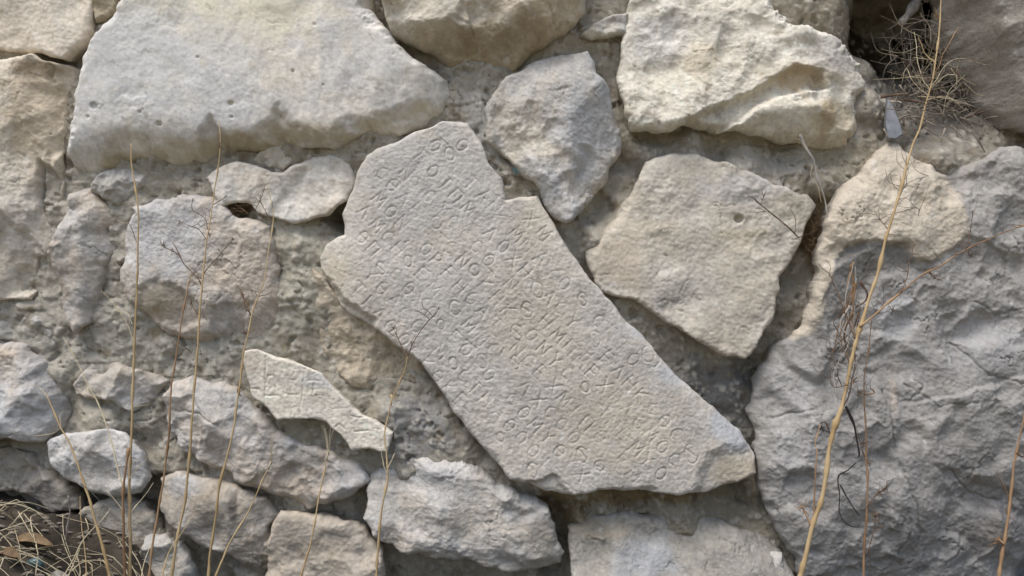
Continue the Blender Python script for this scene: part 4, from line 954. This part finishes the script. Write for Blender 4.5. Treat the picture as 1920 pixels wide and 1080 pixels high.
def line(pts, d0, d1=None, wig=0.0, seed=0, step=6.0):
    """traced 2-D polyline with its distance running from d0 to d1, as a world curve"""
    P = np.asarray(pts, float)
    d = np.linspace(d0, d0 if d1 is None else d1, len(P))
    C = spline(np.column_stack([P, d * 1000.0]), step)
    C[:, 2] /= 1000.0
    if wig:
        i = np.arange(len(C), dtype=float)
        e = np.minimum(1, np.minimum(i, len(C) - 1 - i) / 4.0)
        C[:, 0] += wig * e * fbm(i, i * 0 + seed * 3.7, 9, 2, seed)
        C[:, 1] += wig * e * fbm(i, i * 0 + seed * 5.1, 9, 2, seed + 1)
    return pw(C)


def rpx(wpx, d):
    return 0.37 * wpx * K * (D - d) / D


def plant(name, label, cat, stems, twigs=(), heads=(), group=None, fine=None):
    """stems: (points, d0, d1, width0, width1, material); twigs the same, each a part of its own; heads: (px, py, d, size, material)"""
    p0 = line([stems[0][0][0], stems[0][0][1]], stems[0][1])[0]
    root = tag(empty(name, tuple(p0)), label, cat, group)
    bpy.context.view_layer.update()
    for i, (pts, d0, d1, w0, w1, mat) in enumerate(stems):
        Tubes().tube(line(pts, d0, d1, 1.2, i + len(label)), rpx(w0, d0), rpx(w1, d1), 8, int(len(pts) * 1.2), i + 3).build("stem", mat, root)
    for i, (pts, d0, d1, w0, w1, mat) in enumerate(twigs):
        Tubes().tube(line(pts, d0, d1, 2.0, i + 40, 4.0), rpx(w0, d0), rpx(w1, d1), 5, 3, i).build("twig", mat, root)
    r = random.Random(len(label) * 7 + 1)
    for (px, py, d, size, mat) in heads:
        T = Tubes()
        for k in range(9):
            a = r.uniform(0, 2 * math.pi)
            L = size * r.uniform(0.5, 1.2)
            c = (px + r.uniform(-.3, .3) * size, py + r.uniform(-.3, .3) * size)
            mid = (c[0] + math.cos(a) * L * .5 + r.uniform(-.2, .2) * L, c[1] + math.sin(a) * L * .5 + r.uniform(-.2, .2) * L)
            T.tube(line([c, mid, (c[0] + math.cos(a) * L, c[1] + math.sin(a) * L)], d, d + r.uniform(-.006, .006), 0, 0, 3.0), rpx(size * .16, d), rpx(size * .05, d), 5)
        T.build("seed_head", mat, root)
    if fine:
        T = Tubes()
        n, (x0, y0, x1, y1), d, mat, ln = fine
        base = [q for st in list(stems) + list(twigs) for q in spline(np.asarray(st[0], float), 9)]
        base = [q for q in base if x0 <= q[0] <= x1 and y0 <= q[1] <= y1]
        for k in range(n):
            q = r.choice(base)
            a = r.uniform(-math.pi, math.pi) * .5 - math.pi / 2
            L = ln * r.uniform(.3, 1.0)
            m1 = (q[0] + math.cos(a) * L * .5, q[1] + math.sin(a) * L * .5)
            a += r.uniform(-.9, .9)
            e = (m1[0] + math.cos(a) * L * .5, m1[1] + math.sin(a) * L * .5)
            T.tube(line([q[:2], m1, e], d, d + r.uniform(-.012, .012), 0, 0, 4.0), rpx(1.5, d), rpx(0.7, d), 4)
        o = T.build("fine_twigs", mat, root)
        o["kind"] = "stuff"
    return root


SW = "tall dry weeds before the wall"
plant("dry_weed", "tall straight straw stalk, leftmost of the tall ones, doubled at its base", "dry weed",
      [([(243, 1110), (244, 1000), (243, 900), (247, 800), (250, 700), (254, 600), (258, 500), (259, 400), (254, 350), (247, 312), (246, 270)], .15, .10, 8, 3, M_STEM),
       ([(234, 1112), (232, 1000), (231, 930), (236, 880), (241, 840)], .155, .145, 7, 5, M_STEM_R)],
      [([(250, 640), (235, 600), (205, 560), (190, 545)], .125, .11, 2.2, 1, M_STRAW), ([(249, 610), (240, 590), (225, 585), (214, 582)], .125, .12, 2, 1, M_STRAW), ([(240, 900), (262, 872), (284, 850)], .145, .12, 2, 1, M_STRAW),
       ([(256, 455), (246, 428), (236, 410)], .11, .10, 1.8, 1, M_TWIG), ([(244, 1010), (232, 960), (200, 920)], .15, .13, 2.2, 1, M_STRAW), ([(246, 960), (270, 930), (288, 905)], .15, .12, 2, 1, M_STRAW)],
      [], SW, (16, (200, 300, 270, 900), .12, M_STRAW, 40))
plant("dry_weed", "tall straw stalk with a dark seeded branch on either side near its top", "dry weed",
      [([(318, 1110), (330, 1020), (345, 950), (356, 850), (362, 760), (368, 680), (374, 600), (380, 530), (386, 460), (393, 420), (400, 370), (409, 310), (413, 260), (410, 228)], .17, .10, 7.5, 2, M_STEM)],
      [([(379, 540), (372, 522), (362, 512), (346, 496), (336, 478), (318, 468), (304, 460), (300, 448)], .12, .10, 3, 1.6, M_TWIG), ([(383, 512), (396, 495), (410, 480), (424, 464), (436, 450), (432, 444)], .12, .11, 2.6, 1.4, M_TWIG),
       ([(388, 450), (372, 430), (350, 420), (334, 414)], .11, .10, 2.2, 1.2, M_TWIG), ([(340, 485), (330, 466), (322, 452)], .105, .10, 1.8, 1, M_TWIG), ([(392, 440), (384, 410), (360, 392), (362, 372)], .11, .10, 2.2, 1.2, M_TWIG),
       ([(372, 590), (360, 570), (357, 562)], .13, .12, 2.6, 1.4, M_TWIG), ([(400, 384), (418, 372), (425, 366)], .105, .10, 2, 1, M_TWIG)],
      [(306, 460, .10, 9, M_TWIG), (322, 468, .105, 8, M_TWIG), (334, 480, .105, 8, M_TWIG), (436, 450, .11, 8, M_TWIG), (378, 524, .12, 9, M_TWIG), (337, 416, .10, 8, M_TWIG), (358, 570, .125, 9, M_TWIG)], SW, (20, (290, 230, 430, 700), .11, M_TWIG, 30))
plant("dry_weed", "thin reddish stalk ending bluntly at mid height beside the pink half of the broad stone", "dry weed",
      [([(276, 1110), (286, 1020), (300, 940), (312, 860), (318, 780), (322, 720), (332, 660), (341, 600), (350, 550), (358, 514)], .19, .12, 6, 3, M_STEM_R)],
      [([(330, 640), (346, 650), (360, 662)], .14, .13, 2, 1, M_TWIG), ([(333, 652), (322, 640), (318, 630)], .14, .13, 2, 1, M_TWIG)], [(332, 645, .14, 8, M_TWIG)], SW)
plant("dry_weed", "straw stalk with a brown tufted seed head level with the top of the fragment", "dry weed",
      [([(388, 1110), (394, 1040), (404, 970), (414, 900), (430, 840), (441, 780), (450, 720), (455, 670), (466, 625), (474, 585), (486, 550), (497, 520), (504, 470), (510, 430), (512, 400), (507, 370), (500, 348)], .18, .10, 6.5, 1.8, M_STEM)],
      [([(470, 592), (464, 575), (457, 560), (450, 542), (443, 532)], .13, .12, 3.5, 1.5, M_TWIG), ([(466, 628), (455, 622), (448, 620)], .14, .13, 3, 1.5, M_TWIG), ([(484, 556), (500, 552), (510, 550)], .125, .12, 1.6, .8, M_TWIG), ([(510, 420), (496, 394), (488, 372), (494, 356)], .11, .10, 2, 1, M_TWIG),
       ([(478, 395), (490, 370), (496, 350)], .10, .095, 1.8, 1, M_TWIG), ([(450, 725), (446, 735), (452, 742)], .15, .15, 5, 2, M_STEM_R)],
      [(462, 568, .125, 15, M_LEAF), (456, 552, .12, 12, M_LEAF), (466, 582, .13, 12, M_LEAF), (472, 545, .12, 8, M_TWIG), (460, 624, .14, 10, M_TWIG), (451, 735, .15, 8, M_STEM_R)], SW, (16, (440, 340, 520, 640), .115, M_TWIG, 26))
plant("dry_grass_stalk", "slanting straw stalk leaning left at the lower left, thick at its base", "dry grass stalk",
      [([(212, 1110), (196, 1040), (180, 980), (162, 920), (145, 870), (130, 830), (114, 800), (100, 770), (88, 742)], .19, .14, 7.5, 2.5, M_STEM)],
      [([(114, 800), (100, 812), (60, 818)], .15, .13, 2, 1, M_STRAW), ([(88, 742), (76, 728), (58, 722)], .14, .13, 1.8, .8, M_STRAW), ([(115, 802), (112, 780), (118, 770)], .15, .14, 2, 1, M_STRAW)], [], "dry grass stalks at the foot of the wall")
plant("dry_grass_stalk", "wispy pale stalk crossing the low brownish stone and the triangular stone", "dry grass stalk",
      [([(234, 920), (224, 890), (214, 850), (206, 820), (194, 780), (178, 745), (162, 715), (140, 670), (118, 632)], .13, .08, 3.5, 1.6, M_STRAW)], [([(180, 748), (168, 738), (160, 720)], .10, .09, 1.6, .8, M_STRAW)], [], "dry grass stalks at the foot of the wall")
G_EAR = "dry grass ears"


def awned(label, pts, d0, d1, w0, w1, ear, spread, n=7):
    root = plant("dry_grass_stalk", label, "dry grass stalk", [(pts, d0, d1, w0, w1, M_STEM)], [], [], G_EAR)
    T = Tubes()
    r = random.Random(int(ear[0]))
    T.tube(line([pts[-1], (ear[0], ear[1] + 6)], d1), rpx(6, d1), rpx(3, d1), 6)
    for k in range(n):
        a = r.uniform(-spread, spread)
        L = r.uniform(28, 52)
        T.tube(line([(ear[0] + a * 4, ear[1] + 14), (ear[0] + a * L * .5, ear[1] - L * .5), (ear[0] + a * L * 1.1, ear[1] - L)], d1, d1 + r.uniform(-.01, .01)), rpx(1.6, d1), rpx(.7, d1), 4)
    T.build("awns", M_STRAW, root)
    return root


awned("slender grass stalk with a bristled ear below the carved fragment", [(556, 1110), (570, 1060), (586, 1000), (597, 940), (606, 895), (612, 862)], .16, .12, 5, 2.6, (616, 838), .35)
awned("slender leaning grass stalk with a short ear over the long sloping stone", [(396, 1100), (412, 1060), (436, 1010), (462, 965), (480, 930), (492, 900), (502, 880)], .18, .13, 5, 2, (509, 858), .15, 4)
plant("dry_weed", "forked straw stalk before the bottom centre boulder, its dark twigs reaching over the slab", "dry weed",
      [([(704, 1110), (708, 1040), (713, 980), (720, 930), (727, 890), (724, 850), (721, 815), (728, 780), (734, 752), (746, 724), (758, 695), (764, 668)], .15, .11, 6, 2.2, M_STEM), ([(733, 760), (735, 745), (733, 742)], .14, .135, 4, 3.4, M_STEM)],
      [([(764, 668), (776, 640), (792, 616), (806, 600), (818, 588), (823, 576)], .11, .105, 2.6, 1.6, M_TWIG), ([(764, 668), (752, 648), (744, 630), (737, 614)], .11, .10, 2.2, 1.3, M_TWIG), ([(806, 600), (796, 590), (784, 584)], .105, .10, 1.6, 1, M_TWIG),
       ([(812, 594), (800, 582), (794, 578)], .105, .10, 1.5, .9, M_TWIG), ([(744, 632), (736, 628), (728, 622)], .10, .10, 1.6, 1, M_TWIG), ([(727, 890), (716, 860), (712, 820), (704, 800)], .14, .13, 2, 1, M_STRAW), ([(726, 880), (734, 862), (740, 850)], .14, .13, 2, 1, M_STRAW)],
      [(738, 616, .10, 8, M_TWIG), (794, 580, .10, 5, M_TWIG), (823, 578, .105, 5, M_TWIG)], SW, (12, (730, 570, 830, 700), .105, M_TWIG, 24))
# the big stalk at the right
plant("dry_weed", "thickest golden stalk, rising in front of the big boulder with one long side branch", "dry weed",
      [([(1490, 1120), (1506, 1060), (1520, 1000), (1527, 975), (1540, 940), (1548, 900), (1554, 850), (1562, 810), (1576, 770), (1588, 720), (1600, 660), (1608, 630), (1620, 590), (1634, 545), (1648, 505), (1660, 450), (1674, 405), (1688, 360), (1700, 310), (1712, 270), (1726, 235), (1738, 190), (1748, 150), (1756, 100), (1762, 50), (1764, 0), (1768, -40)], .22, .12, 12.5, 2.6, M_STEM),
       ([(1612, 612), (1640, 590), (1672, 562), (1700, 540), (1730, 515), (1760, 500), (1790, 480), (1820, 464), (1850, 450), (1880, 436), (1925, 420)], .18, .13, 5, 1.8, M_STEM_R)],
      [([(1606, 640), (1590, 600), (1575, 560), (1560, 525), (1535, 495)], .18, .15, 4, 2, M_TWIG), ([(1582, 760), (1592, 740), (1600, 700)], .19, .17, 3.5, 2, M_TWIG), ([(1688, 550), (1700, 520), (1706, 490), (1712, 455), (1704, 448)], .17, .15, 2.6, 1.4, M_TWIG), ([(1646, 590), (1660, 565), (1672, 545)], .17, .16, 2, 1, M_TWIG),
       ([(1815, 465), (1818, 440), (1824, 395)], .14, .13, 2.4, 1.4, M_TWIG), ([(1740, 505), (1752, 520), (1766, 526)], .15, .15, 3, 1.5, M_TWIG), ([(1684, 375), (1700, 345), (1740, 330)], .14, .12, 1.6, .8, M_TWIG), ([(1665, 430), (1650, 412), (1640, 395)], .15, .13, 1.8, .9, M_TWIG), ([(1678, 400), (1720, 390), (1722, 404)], .14, .13, 1.6, .8, M_TWIG),
       ([(1598, 690), (1584, 660), (1576, 640)], .18, .17, 3, 1.5, M_TWIG), ([(1520, 985), (1510, 960), (1504, 948)], .21, .2, 5, 2, M_STEM_R), ([(1590, 722), (1560, 722), (1556, 640)], .19, .18, 2.2, 1.2, M_TWIG), ([(1756, 120), (1734, 100), (1722, 70)], .13, .12, 2.6, 1.2, M_STEM), ([(1752, 140), (1772, 95), (1798, 50)], .13, .12, 3, 1.4, M_STEM_R), ([(1744, 170), (1724, 130), (1714, 60)], .13, .12, 2.4, 1.2, M_STRAW),
       ([(1748, 160), (1788, 112), (1850, 122)], .13, .11, 2, 1, M_STRAW), ([(1746, 165), (1780, 140), (1830, 160)], .13, .11, 2, 1, M_STRAW), ([(1742, 180), (1710, 150), (1698, 130), (1690, 160)], .13, .11, 2, 1, M_STRAW)],
      [(1506, 955, .205, 16, M_STEM_R), (1754, 520, .15, 10, M_TWIG), (1820, 480, .14, 12, M_TWIG), (1672, 578, .17, 13, M_TWIG), (1600, 716, .19, 14, M_LEAF), (1758, 30, .12, 14, M_STEM_R), (1764, 60, .12, 12, M_TWIG), (1552, 912, .21, 6, M_STEM_R)], SW, (120, (1540, 100, 1920, 760), .15, M_TWIG, 54))
plant("dry_weed", "thinner brown stalk with withered seed clusters just right of the thickest stalk", "dry weed",
      [([(1618, 1120), (1620, 1060), (1622, 1000), (1626, 950), (1627, 900), (1624, 850), (1623, 800), (1620, 750), (1622, 700), (1630, 640), (1634, 600)], .17, .13, 6, 2, M_STEM_R)],
      [([(1626, 950), (1640, 930), (1652, 920), (1664, 924)], .16, .15, 3.5, 2, M_TWIG), ([(1652, 922), (1662, 912), (1663, 902)], .15, .15, 3, 1.6, M_TWIG), ([(1624, 1040), (1634, 1010), (1642, 980), (1646, 960)], .165, .16, 2.4, 1.6, M_TWIG), ([(1634, 1020), (1622, 1012), (1618, 1004)], .165, .16, 2, 1, M_TWIG), ([(1640, 1000), (1650, 990), (1656, 985)], .165, .16, 2, 1, M_TWIG),
       ([(1624, 860), (1612, 830), (1606, 800)], .15, .15, 2.4, 1.2, M_TWIG), ([(1620, 740), (1640, 736), (1632, 728)], .14, .14, 3.5, 2, M_STEM_R)],
      [(1641, 973, .16, 18, M_LEAF), (1648, 926, .155, 12, M_LEAF), (1661, 918, .15, 8, M_TWIG), (1628, 868, .15, 12, M_LEAF), (1618, 832, .15, 11, M_TWIG), (1610, 738, .14, 14, M_LEAF)], SW, (20, (1560, 600, 1680, 1000), .15, M_TWIG, 26))
plant("dry_weed", "reddish stalk standing at the right edge before the boulder", "dry weed",
      [([(1868, 1120), (1876, 1060), (1884, 1010), (1892, 960), (1896, 920), (1902, 870), (1910, 830), (1920, 780), (1930, 730)], .2, .14, 9, 3, M_STEM_R)],
      [([(1893, 950), (1890, 930), (1880, 905), (1868, 888)], .17, .16, 3.5, 1.6, M_TWIG), ([(1882, 1020), (1874, 1012), (1866, 1010)], .19, .18, 5, 2.4, M_STEM_R), ([(1906, 850), (1916, 856), (1930, 850)], .16, .15, 3, 1.5, M_TWIG)],
      [(1870, 1014, .185, 14, M_STEM_R), (1891, 966, .17, 12, M_STEM_R), (1908, 850, .16, 12, M_STEM_R), (1872, 890, .16, 6, M_TWIG)], SW)
plant("dry_weed", "spindly brown stalk with a hooked top left of the thickest stalk", "dry weed",
      [([(1526, 975), (1527, 940), (1528, 900), (1531, 860), (1532, 846), (1528, 830), (1534, 812), (1538, 795)], .17, .13, 3, 2, M_STEM_R)], [([(1538, 795), (1546, 790), (1552, 800), (1556, 812)], .13, .13, 3.4, 2, M_TWIG), ([(1528, 900), (1520, 886)], .15, .15, 1.6, 1, M_TWIG)], [(1543, 804, .13, 15, M_DARKLEAF)], SW)


def ribbon(name, label, cat, strips, mat, group=None):
    T = Tubes()
    for (pts, d0, d1, w0, w1) in strips:
        T.tube(line(pts, d0, d1, 2.5, len(label), 5), rpx(w0, d0), rpx(w1, d1), 6, 2, 5, 0.3)
    o = T.build(name, mat)
    return tag(o, label, cat, group)


ribbon("withered_leaf", "black shrivelled leaf hanging on the boulder beside the thickest stalk", "withered leaf", [([(1586, 762), (1594, 780), (1602, 800), (1606, 825), (1611, 850), (1610, 858)], .14, .12, 7, 3)], M_DARKLEAF)
ribbon("withered_tendril", "long looped black tendril on the boulder below the shrivelled leaf", "tendril",
       [([(1604, 868), (1590, 882), (1574, 890), (1572, 905), (1573, 925), (1574, 960), (1584, 980), (1598, 988), (1612, 988)], .11, .11, 3.4, 2.4), ([(1574, 908), (1588, 930), (1600, 950), (1610, 966)], .11, .11, 3.4, 2.4)], M_DARKLEAF)
tg = tag(empty("dry_leaf_bundle", tuple(pw([(1590, 740, .1)])[0])), "bleached grey bundle of dead leaf strips hanging along the thickest stalk", "leaf bundle")
bpy.context.view_layer.update()
_r = random.Random(8)
for k in range(15):
    x0, y0 = 1604 + _r.uniform(-10, 12), 520 + _r.uniform(-30, 70)
    L = _r.uniform(90, 190)
    x1 = 1592 + _r.uniform(-28, 14)
    T = Tubes()
    T.tube(line([(x0, y0), (x0 + _r.uniform(-18, 10), y0 + L * .35), (x1 + _r.uniform(-12, 14), y0 + L * .7), (x1, y0 + L)], .10 + _r.uniform(0, .05), .11 + _r.uniform(0, .04), 3, k, 5), rpx(_r.uniform(3, 7), .12), rpx(1.6, .12), 6, 2, k, .25)
    T.build("leaf_strip", _r.choice((M_GREY, M_GREY, M_TWIG, M_STEM_R)), tg)


def tuft(name, label, cat, cx, cy, rx, ry, d, n, L, mats, wpx=(1.0, 2.2), ang=(0, 2 * math.pi), seed=1, group=None, kind=None, dj=.02):
    """a tuft or mat of dry blades: one mesh per material would be a needless split, so it is one mesh"""
    r = random.Random(seed)
    T = Tubes()
    for k in range(n):
        a0 = r.uniform(0, 2 * math.pi); q = math.sqrt(r.random())
        x, y = cx + rx * q * math.cos(a0), cy + ry * q * math.sin(a0)
        a = r.uniform(*ang)
        l = L * r.uniform(.4, 1.1)
        m1 = (x + math.cos(a) * l * .5, y + math.sin(a) * l * .5)
        a += r.uniform(-1, 1)
        dd = d + r.uniform(-dj, dj)
        T.tube(line([(x, y), m1, (m1[0] + math.cos(a) * l * .5, m1[1] + math.sin(a) * l * .5)], dd, dd + r.uniform(-dj, dj), 0, 0, 5), rpx(r.uniform(*wpx), d), rpx(.7, d), 4)
    o = T.build(name, mats)
    return tag(o, label, cat, group, kind)


tuft("root_tuft", "brown wad of fine roots in the hole under the thin pale stone", "root tuft", 440, 388, 24, 10, .006, 120, 26, M_LEAF, seed=2, dj=.014)
tuft("dry_moss", "fuzzy ochre tuft of dead grass in the joint right of the flat buff stone", "dry tuft", 1524, 430, 16, 50, .005, 330, 26, M_LEAF, (.8, 1.6), seed=3, dj=.012)
tuft("dry_moss", "brown fringe of dead grass hanging under the lower edge of the lettered slab", "dry tuft", 1120, 940, 110, 9, -.012, 150, 18, M_LEAF, (.8, 1.5), (.7, 2.4), seed=4, dj=.012)
plant("dead_twig", "pale bent twig sprouting from the joint under the big cream block", "twig",
      [([(1500, 252), (1506, 268), (1514, 284), (1524, 300), (1528, 316), (1534, 340), (1546, 372), (1552, 410)], .05, .04, 6, 2, M_GREY)],
      [([(1526, 304), (1520, 330), (1534, 350), (1540, 380)], .045, .04, 2, 1, M_STRAW), ([(1528, 310), (1540, 330), (1536, 350)], .045, .04, 2, 1, M_STRAW), ([(1514, 284), (1500, 262), (1490, 262)], .05, .05, 1.6, 1, M_STRAW)], [])
plant("dead_twig", "thin brown branching twig over the right corner of the flat buff stone", "twig",
      [([(1498, 446), (1484, 432), (1466, 416), (1444, 398), (1424, 382), (1410, 368)], .05, .07, 2.8, 1.6, M_TWIG)],
      [([(1426, 384), (1432, 368), (1438, 356)], .07, .07, 1.6, 1, M_TWIG), ([(1412, 370), (1400, 368)], .07, .07, 1.4, .9, M_TWIG), ([(1444, 398), (1428, 396), (1416, 402)], .065, .07, 1.4, .9, M_TWIG), ([(1490, 440), (1492, 414), (1482, 390)], .05, .06, 1.5, .9, M_TWIG), ([(1500, 448), (1484, 448)], .05, .05, 1.5, .9, M_TWIG)], [], None, (10, (1400, 350, 1500, 450), .06, M_TWIG, 24))
# ------------------------------------------------------------------ litter in the hollow and at the foot
Tubes_ = Tubes()
Tubes_.tube(line([(1690, 42), (1704, 26), (1716, 8), (1732, -16)], -.03, -.05, 1.5, 3), rpx(15, 0), rpx(19, 0), 9, 3, 2)
tag(Tubes_.build("broken_stick", M_GREY), "bleached broken stick poking out of the dark hollow at the top", "stick")


def ledge(px, py):
    """distance of the mortar surface in front of the wall plane at a pixel"""
    return float(mortar_height(np.array([px * 1.0]), np.array([py * 1.0]))[0]) * K


_r = random.Random(21)
T, n_small = Tubes(), 0
for k in range(330):
    px, py = 1768 + _r.gauss(0, 52), 160 + _r.gauss(0, 44)
    if not (1655 < px < 1885 and 60 < py < 262):
        continue
    a = _r.gauss(0.2, .9)
    L = _r.uniform(10, 42)
    d = ledge(px, py) + .016 + _r.random() * .03
    T.tube(line([(px, py), (px + math.cos(a) * L * .5, py + math.sin(a) * L * .5 + _r.uniform(-3, 3)), (px + math.cos(a) * L, py + math.sin(a) * L)], d, d + _r.uniform(-.014, .014), .8, k, 5), rpx(_r.uniform(1.5, 5.5), d), rpx(_r.uniform(1, 3.6), d), 5, 1, k, .6)
tag(T.build("twig_litter", M_CHIP), kind="stuff")
for x0, y0, x1, y1, w0, mat, lab in [
        (1652, 182, 1702, 177, 7, M_TWIG, "dark flat splinter just above the slate shard"), (1668, 188, 1738, 194, 6, M_TWIG, "long dark splinter running right from the slate shard's tip"),
        (1670, 190, 1694, 198, 6, M_GREY, "short pale splinter at the slate shard's tip"), (1700, 165, 1762, 138, 8, M_CHIP, "broad brown twig slanting up through the twig litter"),
        (1776, 148, 1800, 48, 8, M_CHIP, "long straight twig standing in the litter beside the dark top right stone"), (1810, 190, 1814, 130, 6, M_CHIP, "upright grey twig at the right of the twig litter"),
        (1718, 200, 1724, 222, 8, M_CHIP, "stubby chip below the middle of the twig litter"), (1776, 200, 1790, 178, 9, M_CHIP, "thick curled chip at the lower right of the twig litter"),
        (1812, 222, 1848, 208, 4, M_TWIG, "thin dark twig lying on the bare dust below the twig litter")]:
    d = ledge((x0 + x1) / 2, (y0 + y1) / 2) + .034
    T = Tubes()
    T.tube(line([(x0, y0), ((x0 + x1) / 2 + 2, (y0 + y1) / 2 - 2), (x1, y1)], d, d, 1.0, int(x0), 5), rpx(w0, d), rpx(w0 * .7, d), 7, 2, int(y0), .55)
    tag(T.build("wood_splinter", mat), lab, "splinter", "splinters in the upper right hollow")
tuft("dry_grass", None, None, 1755, 120, 75, 80, -.03, 55, 90, M_STRAW, (0.8, 2.6), seed=9, kind="stuff", dj=.03)
tuft('dry_grass', None, None, 1750, 110, 80, 80, -.03, 110, 90, M_CHIP, (0.8, 3.0), seed=10, kind='stuff', dj=.04)
# slate shard: a thick pointed flake
P = np.array([(1664, 186), (1672, 190), (1680, 212), (1688, 232), (1694, 252), (1680, 262), (1664, 260), (1660, 232), (1662, 206)], float)
c = P.mean(0)
f = np.array([pw([(x, y, .012 + .0002 * (y - 186))])[0] for x, y in P])
fi = np.array([pw([(c[0] + (x - c[0]) * .9, c[1] + (y - c[1]) * .92, .0145 + .0002 * (y - 186))])[0] for x, y in P])
bk = f + np.array((0.001, 0.007, 0))
n = len(P)
ring = lambda a, b: np.array([(a + i, a + (i + 1) % n, b + (i + 1) % n, b + i) for i in range(n)])
o = raw_mesh("slate_shard", np.vstack([fi, f, bk]), [ring(0, n), ring(n, 2 * n), np.arange(n)[::-1], 2 * n + np.arange(n)], None, M_SLATE)
for p in o.data.polygons:
    p.use_smooth = False
tag(o, "pointed blue grey slate shard wedged beside the tan stone's tip", "slate shard")
tuft("plastic_scrap", "tiny teal scrap of fibres caught in the joint above the slab", "scrap", 968, 320, 4, 5, .03, 9, 10, M_TEAL, (1.2, 1.8), seed=12, dj=.006)


# blades, leaves and crumbs on the ground at the left
def on_ground(x, y):
    return float(ground_height(np.array([x]), np.array([y]))[0])


_r = random.Random(33)
T = Tubes()
for k in range(260):
    x, y = _r.uniform(-.85, -.40), -_r.uniform(0.02, .34)
    a, L = _r.uniform(0, 2 * math.pi), _r.uniform(.02, .11)
    z = on_ground(x, y) + _r.uniform(.001, .008)
    x2, y2 = x + math.cos(a) * L, y + math.sin(a) * L
    xm, ym = (x + x2) / 2 + _r.uniform(-.01, .01), (y + y2) / 2
    if max(y, y2) > -.02:
        continue
    C = np.array([(x, y, z), (xm, ym, on_ground(xm, ym) + _r.uniform(.004, .025)), (x2, y2, on_ground(x2, y2) + _r.uniform(.001, .02))])
    T.tube(spline(C * 1000, 8) / 1000, _r.uniform(.0004, .0011), .0004, 4)
tag(T.build("dry_grass", M_STRAW), kind="stuff")
T = Tubes()
for k in range(900):
    x, y = _r.uniform(-.9, -.36), -_r.uniform(0.01, .36)
    s = _r.uniform(.001, .005)
    z = on_ground(x, y) + s * .3
    T.tube(np.array([(x - s, y, z), (x, y + s * _r.uniform(-.4, .4), z + s * .3), (x + s, y + s * _r.uniform(-.6, .6), z)]), s * .5, s * .5, 5, 0, 0, .7)
tag(T.build("soil_crumbs", M_CHIP), kind="stuff")
gb = "dry grass blades rising at the lower left"
for i, (pts, w0, mat, lab) in enumerate([
        ([(-6, 1010), (10, 1050), (24, 1090)], 6, M_STRAW, "short thick blade leaning at the left edge near the ground"), ([(66, 1100), (70, 1050), (68, 1016)], 4, M_STRAW, "upright stub of straw at the bottom left"),
        ([(110, 1095), (130, 1060), (160, 1010), (190, 975), (206, 955)], 4, M_STRAW, "straw blade sloping up right over the dark litter"), ([(128, 930), (132, 960), (124, 1000), (120, 1030)], 5, M_GREY, "pale dry strip hanging by the foot of the triangular stone"),
        ([(150, 905), (176, 930), (200, 955), (230, 980)], 2.6, M_GREY, "greyish blade falling right from below the triangular stone"), ([(300, 1100), (316, 1040), (340, 1000), (366, 962)], 4, M_STEM, "straw blade leaning right in front of the bottom left lumps"),
        ([(-10, 950), (30, 980), (56, 1010), (66, 1024)], 2.4, M_STRAW, "thin blade crossing the dark litter at the left edge"), ([(20, 1040), (60, 1030), (110, 1022)], 2.4, M_STRAW, "thin blade lying flat across the dark litter"),
        ([(160, 1100), (160, 1040), (152, 980), (150, 930)], 4, M_STEM, "upright straw blade left of the paired stems"), ([(260, 1100), (270, 1060), (284, 1020), (300, 990)], 3, M_STRAW, "short straw blade right of the paired stems")]):
    T = Tubes()
    T.tube(line(pts, .2, .16, 2, i + 70), rpx(w0, .2), rpx(w0 * .35, .16), 6, 1, i, .5)
    tag(T.build("grass_blade", mat), lab, "grass blade", gb)


def leaf(label, px, py, d, L, W, a, mat):
    V, F = [], []
    m, kx = 9, 5
    for i in range(m):
        u = i / (m - 1)
        wd = W * math.sin(math.pi * min(1, u * .96 + .02)) ** .7
        for j in range(kx):
            v = j / (kx - 1) - .5
            V.append((u * L - L / 2, v * wd, .25 * W * (4 * v * v) + .12 * L * math.sin(u * 4)))
    V = np.array(V)
    c, s = math.cos(a), math.sin(a)
    V = np.column_stack([V[:, 0] * c - V[:, 1] * s, V[:, 0] * s * .6 + V[:, 1] * c * .6, V[:, 2] + V[:, 1] * .5])
    p = pw([(px, py, d)])[0]
    z = on_ground(p[0], p[1])
    V = np.vstack([V + (p[0], p[1], z + .006), V + (p[0], p[1], z + .0048)])
    n = m * kx
    q = np.array([(i * kx + j, (i + 1) * kx + j, (i + 1) * kx + j + 1, i * kx + j + 1) for i in range(m - 1) for j in range(kx - 1)])
    o = raw_mesh("dead_leaf", V, [q, q[:, ::-1] + n], None, mat)
    tag(o, label, "dead leaf", "dead leaves on the ground")


leaf("curled brown dead leaf on the dark litter at the lower left", 60, 980, .14, .05, .018, .1, M_LEAF)
leaf("small pale dead leaf lying below the hanging dry strip", 112, 1046, .16, .026, .014, .5, M_GREY)
leaf("little brown leaf at the very corner of the litter", 16, 1064, .2, .03, .014, -.4, M_LEAF)
# glassy lump
T = Tubes()
p = pw([(64, 1062, .17)])[0]
z = on_ground(p[0], p[1])
T.tube(np.array([(p[0] - .008, p[1], z + .001), (p[0] - .003, p[1], z + .003), (p[0] + .003, p[1] + .002, z + .003), (p[0] + .009, p[1], z + .001)]), .005, .004, 10, 2, 3, .8)
tag(T.build("glass_fragment", M_GLASSY), "small blue green glassy lump half hidden in the litter", "glass fragment")
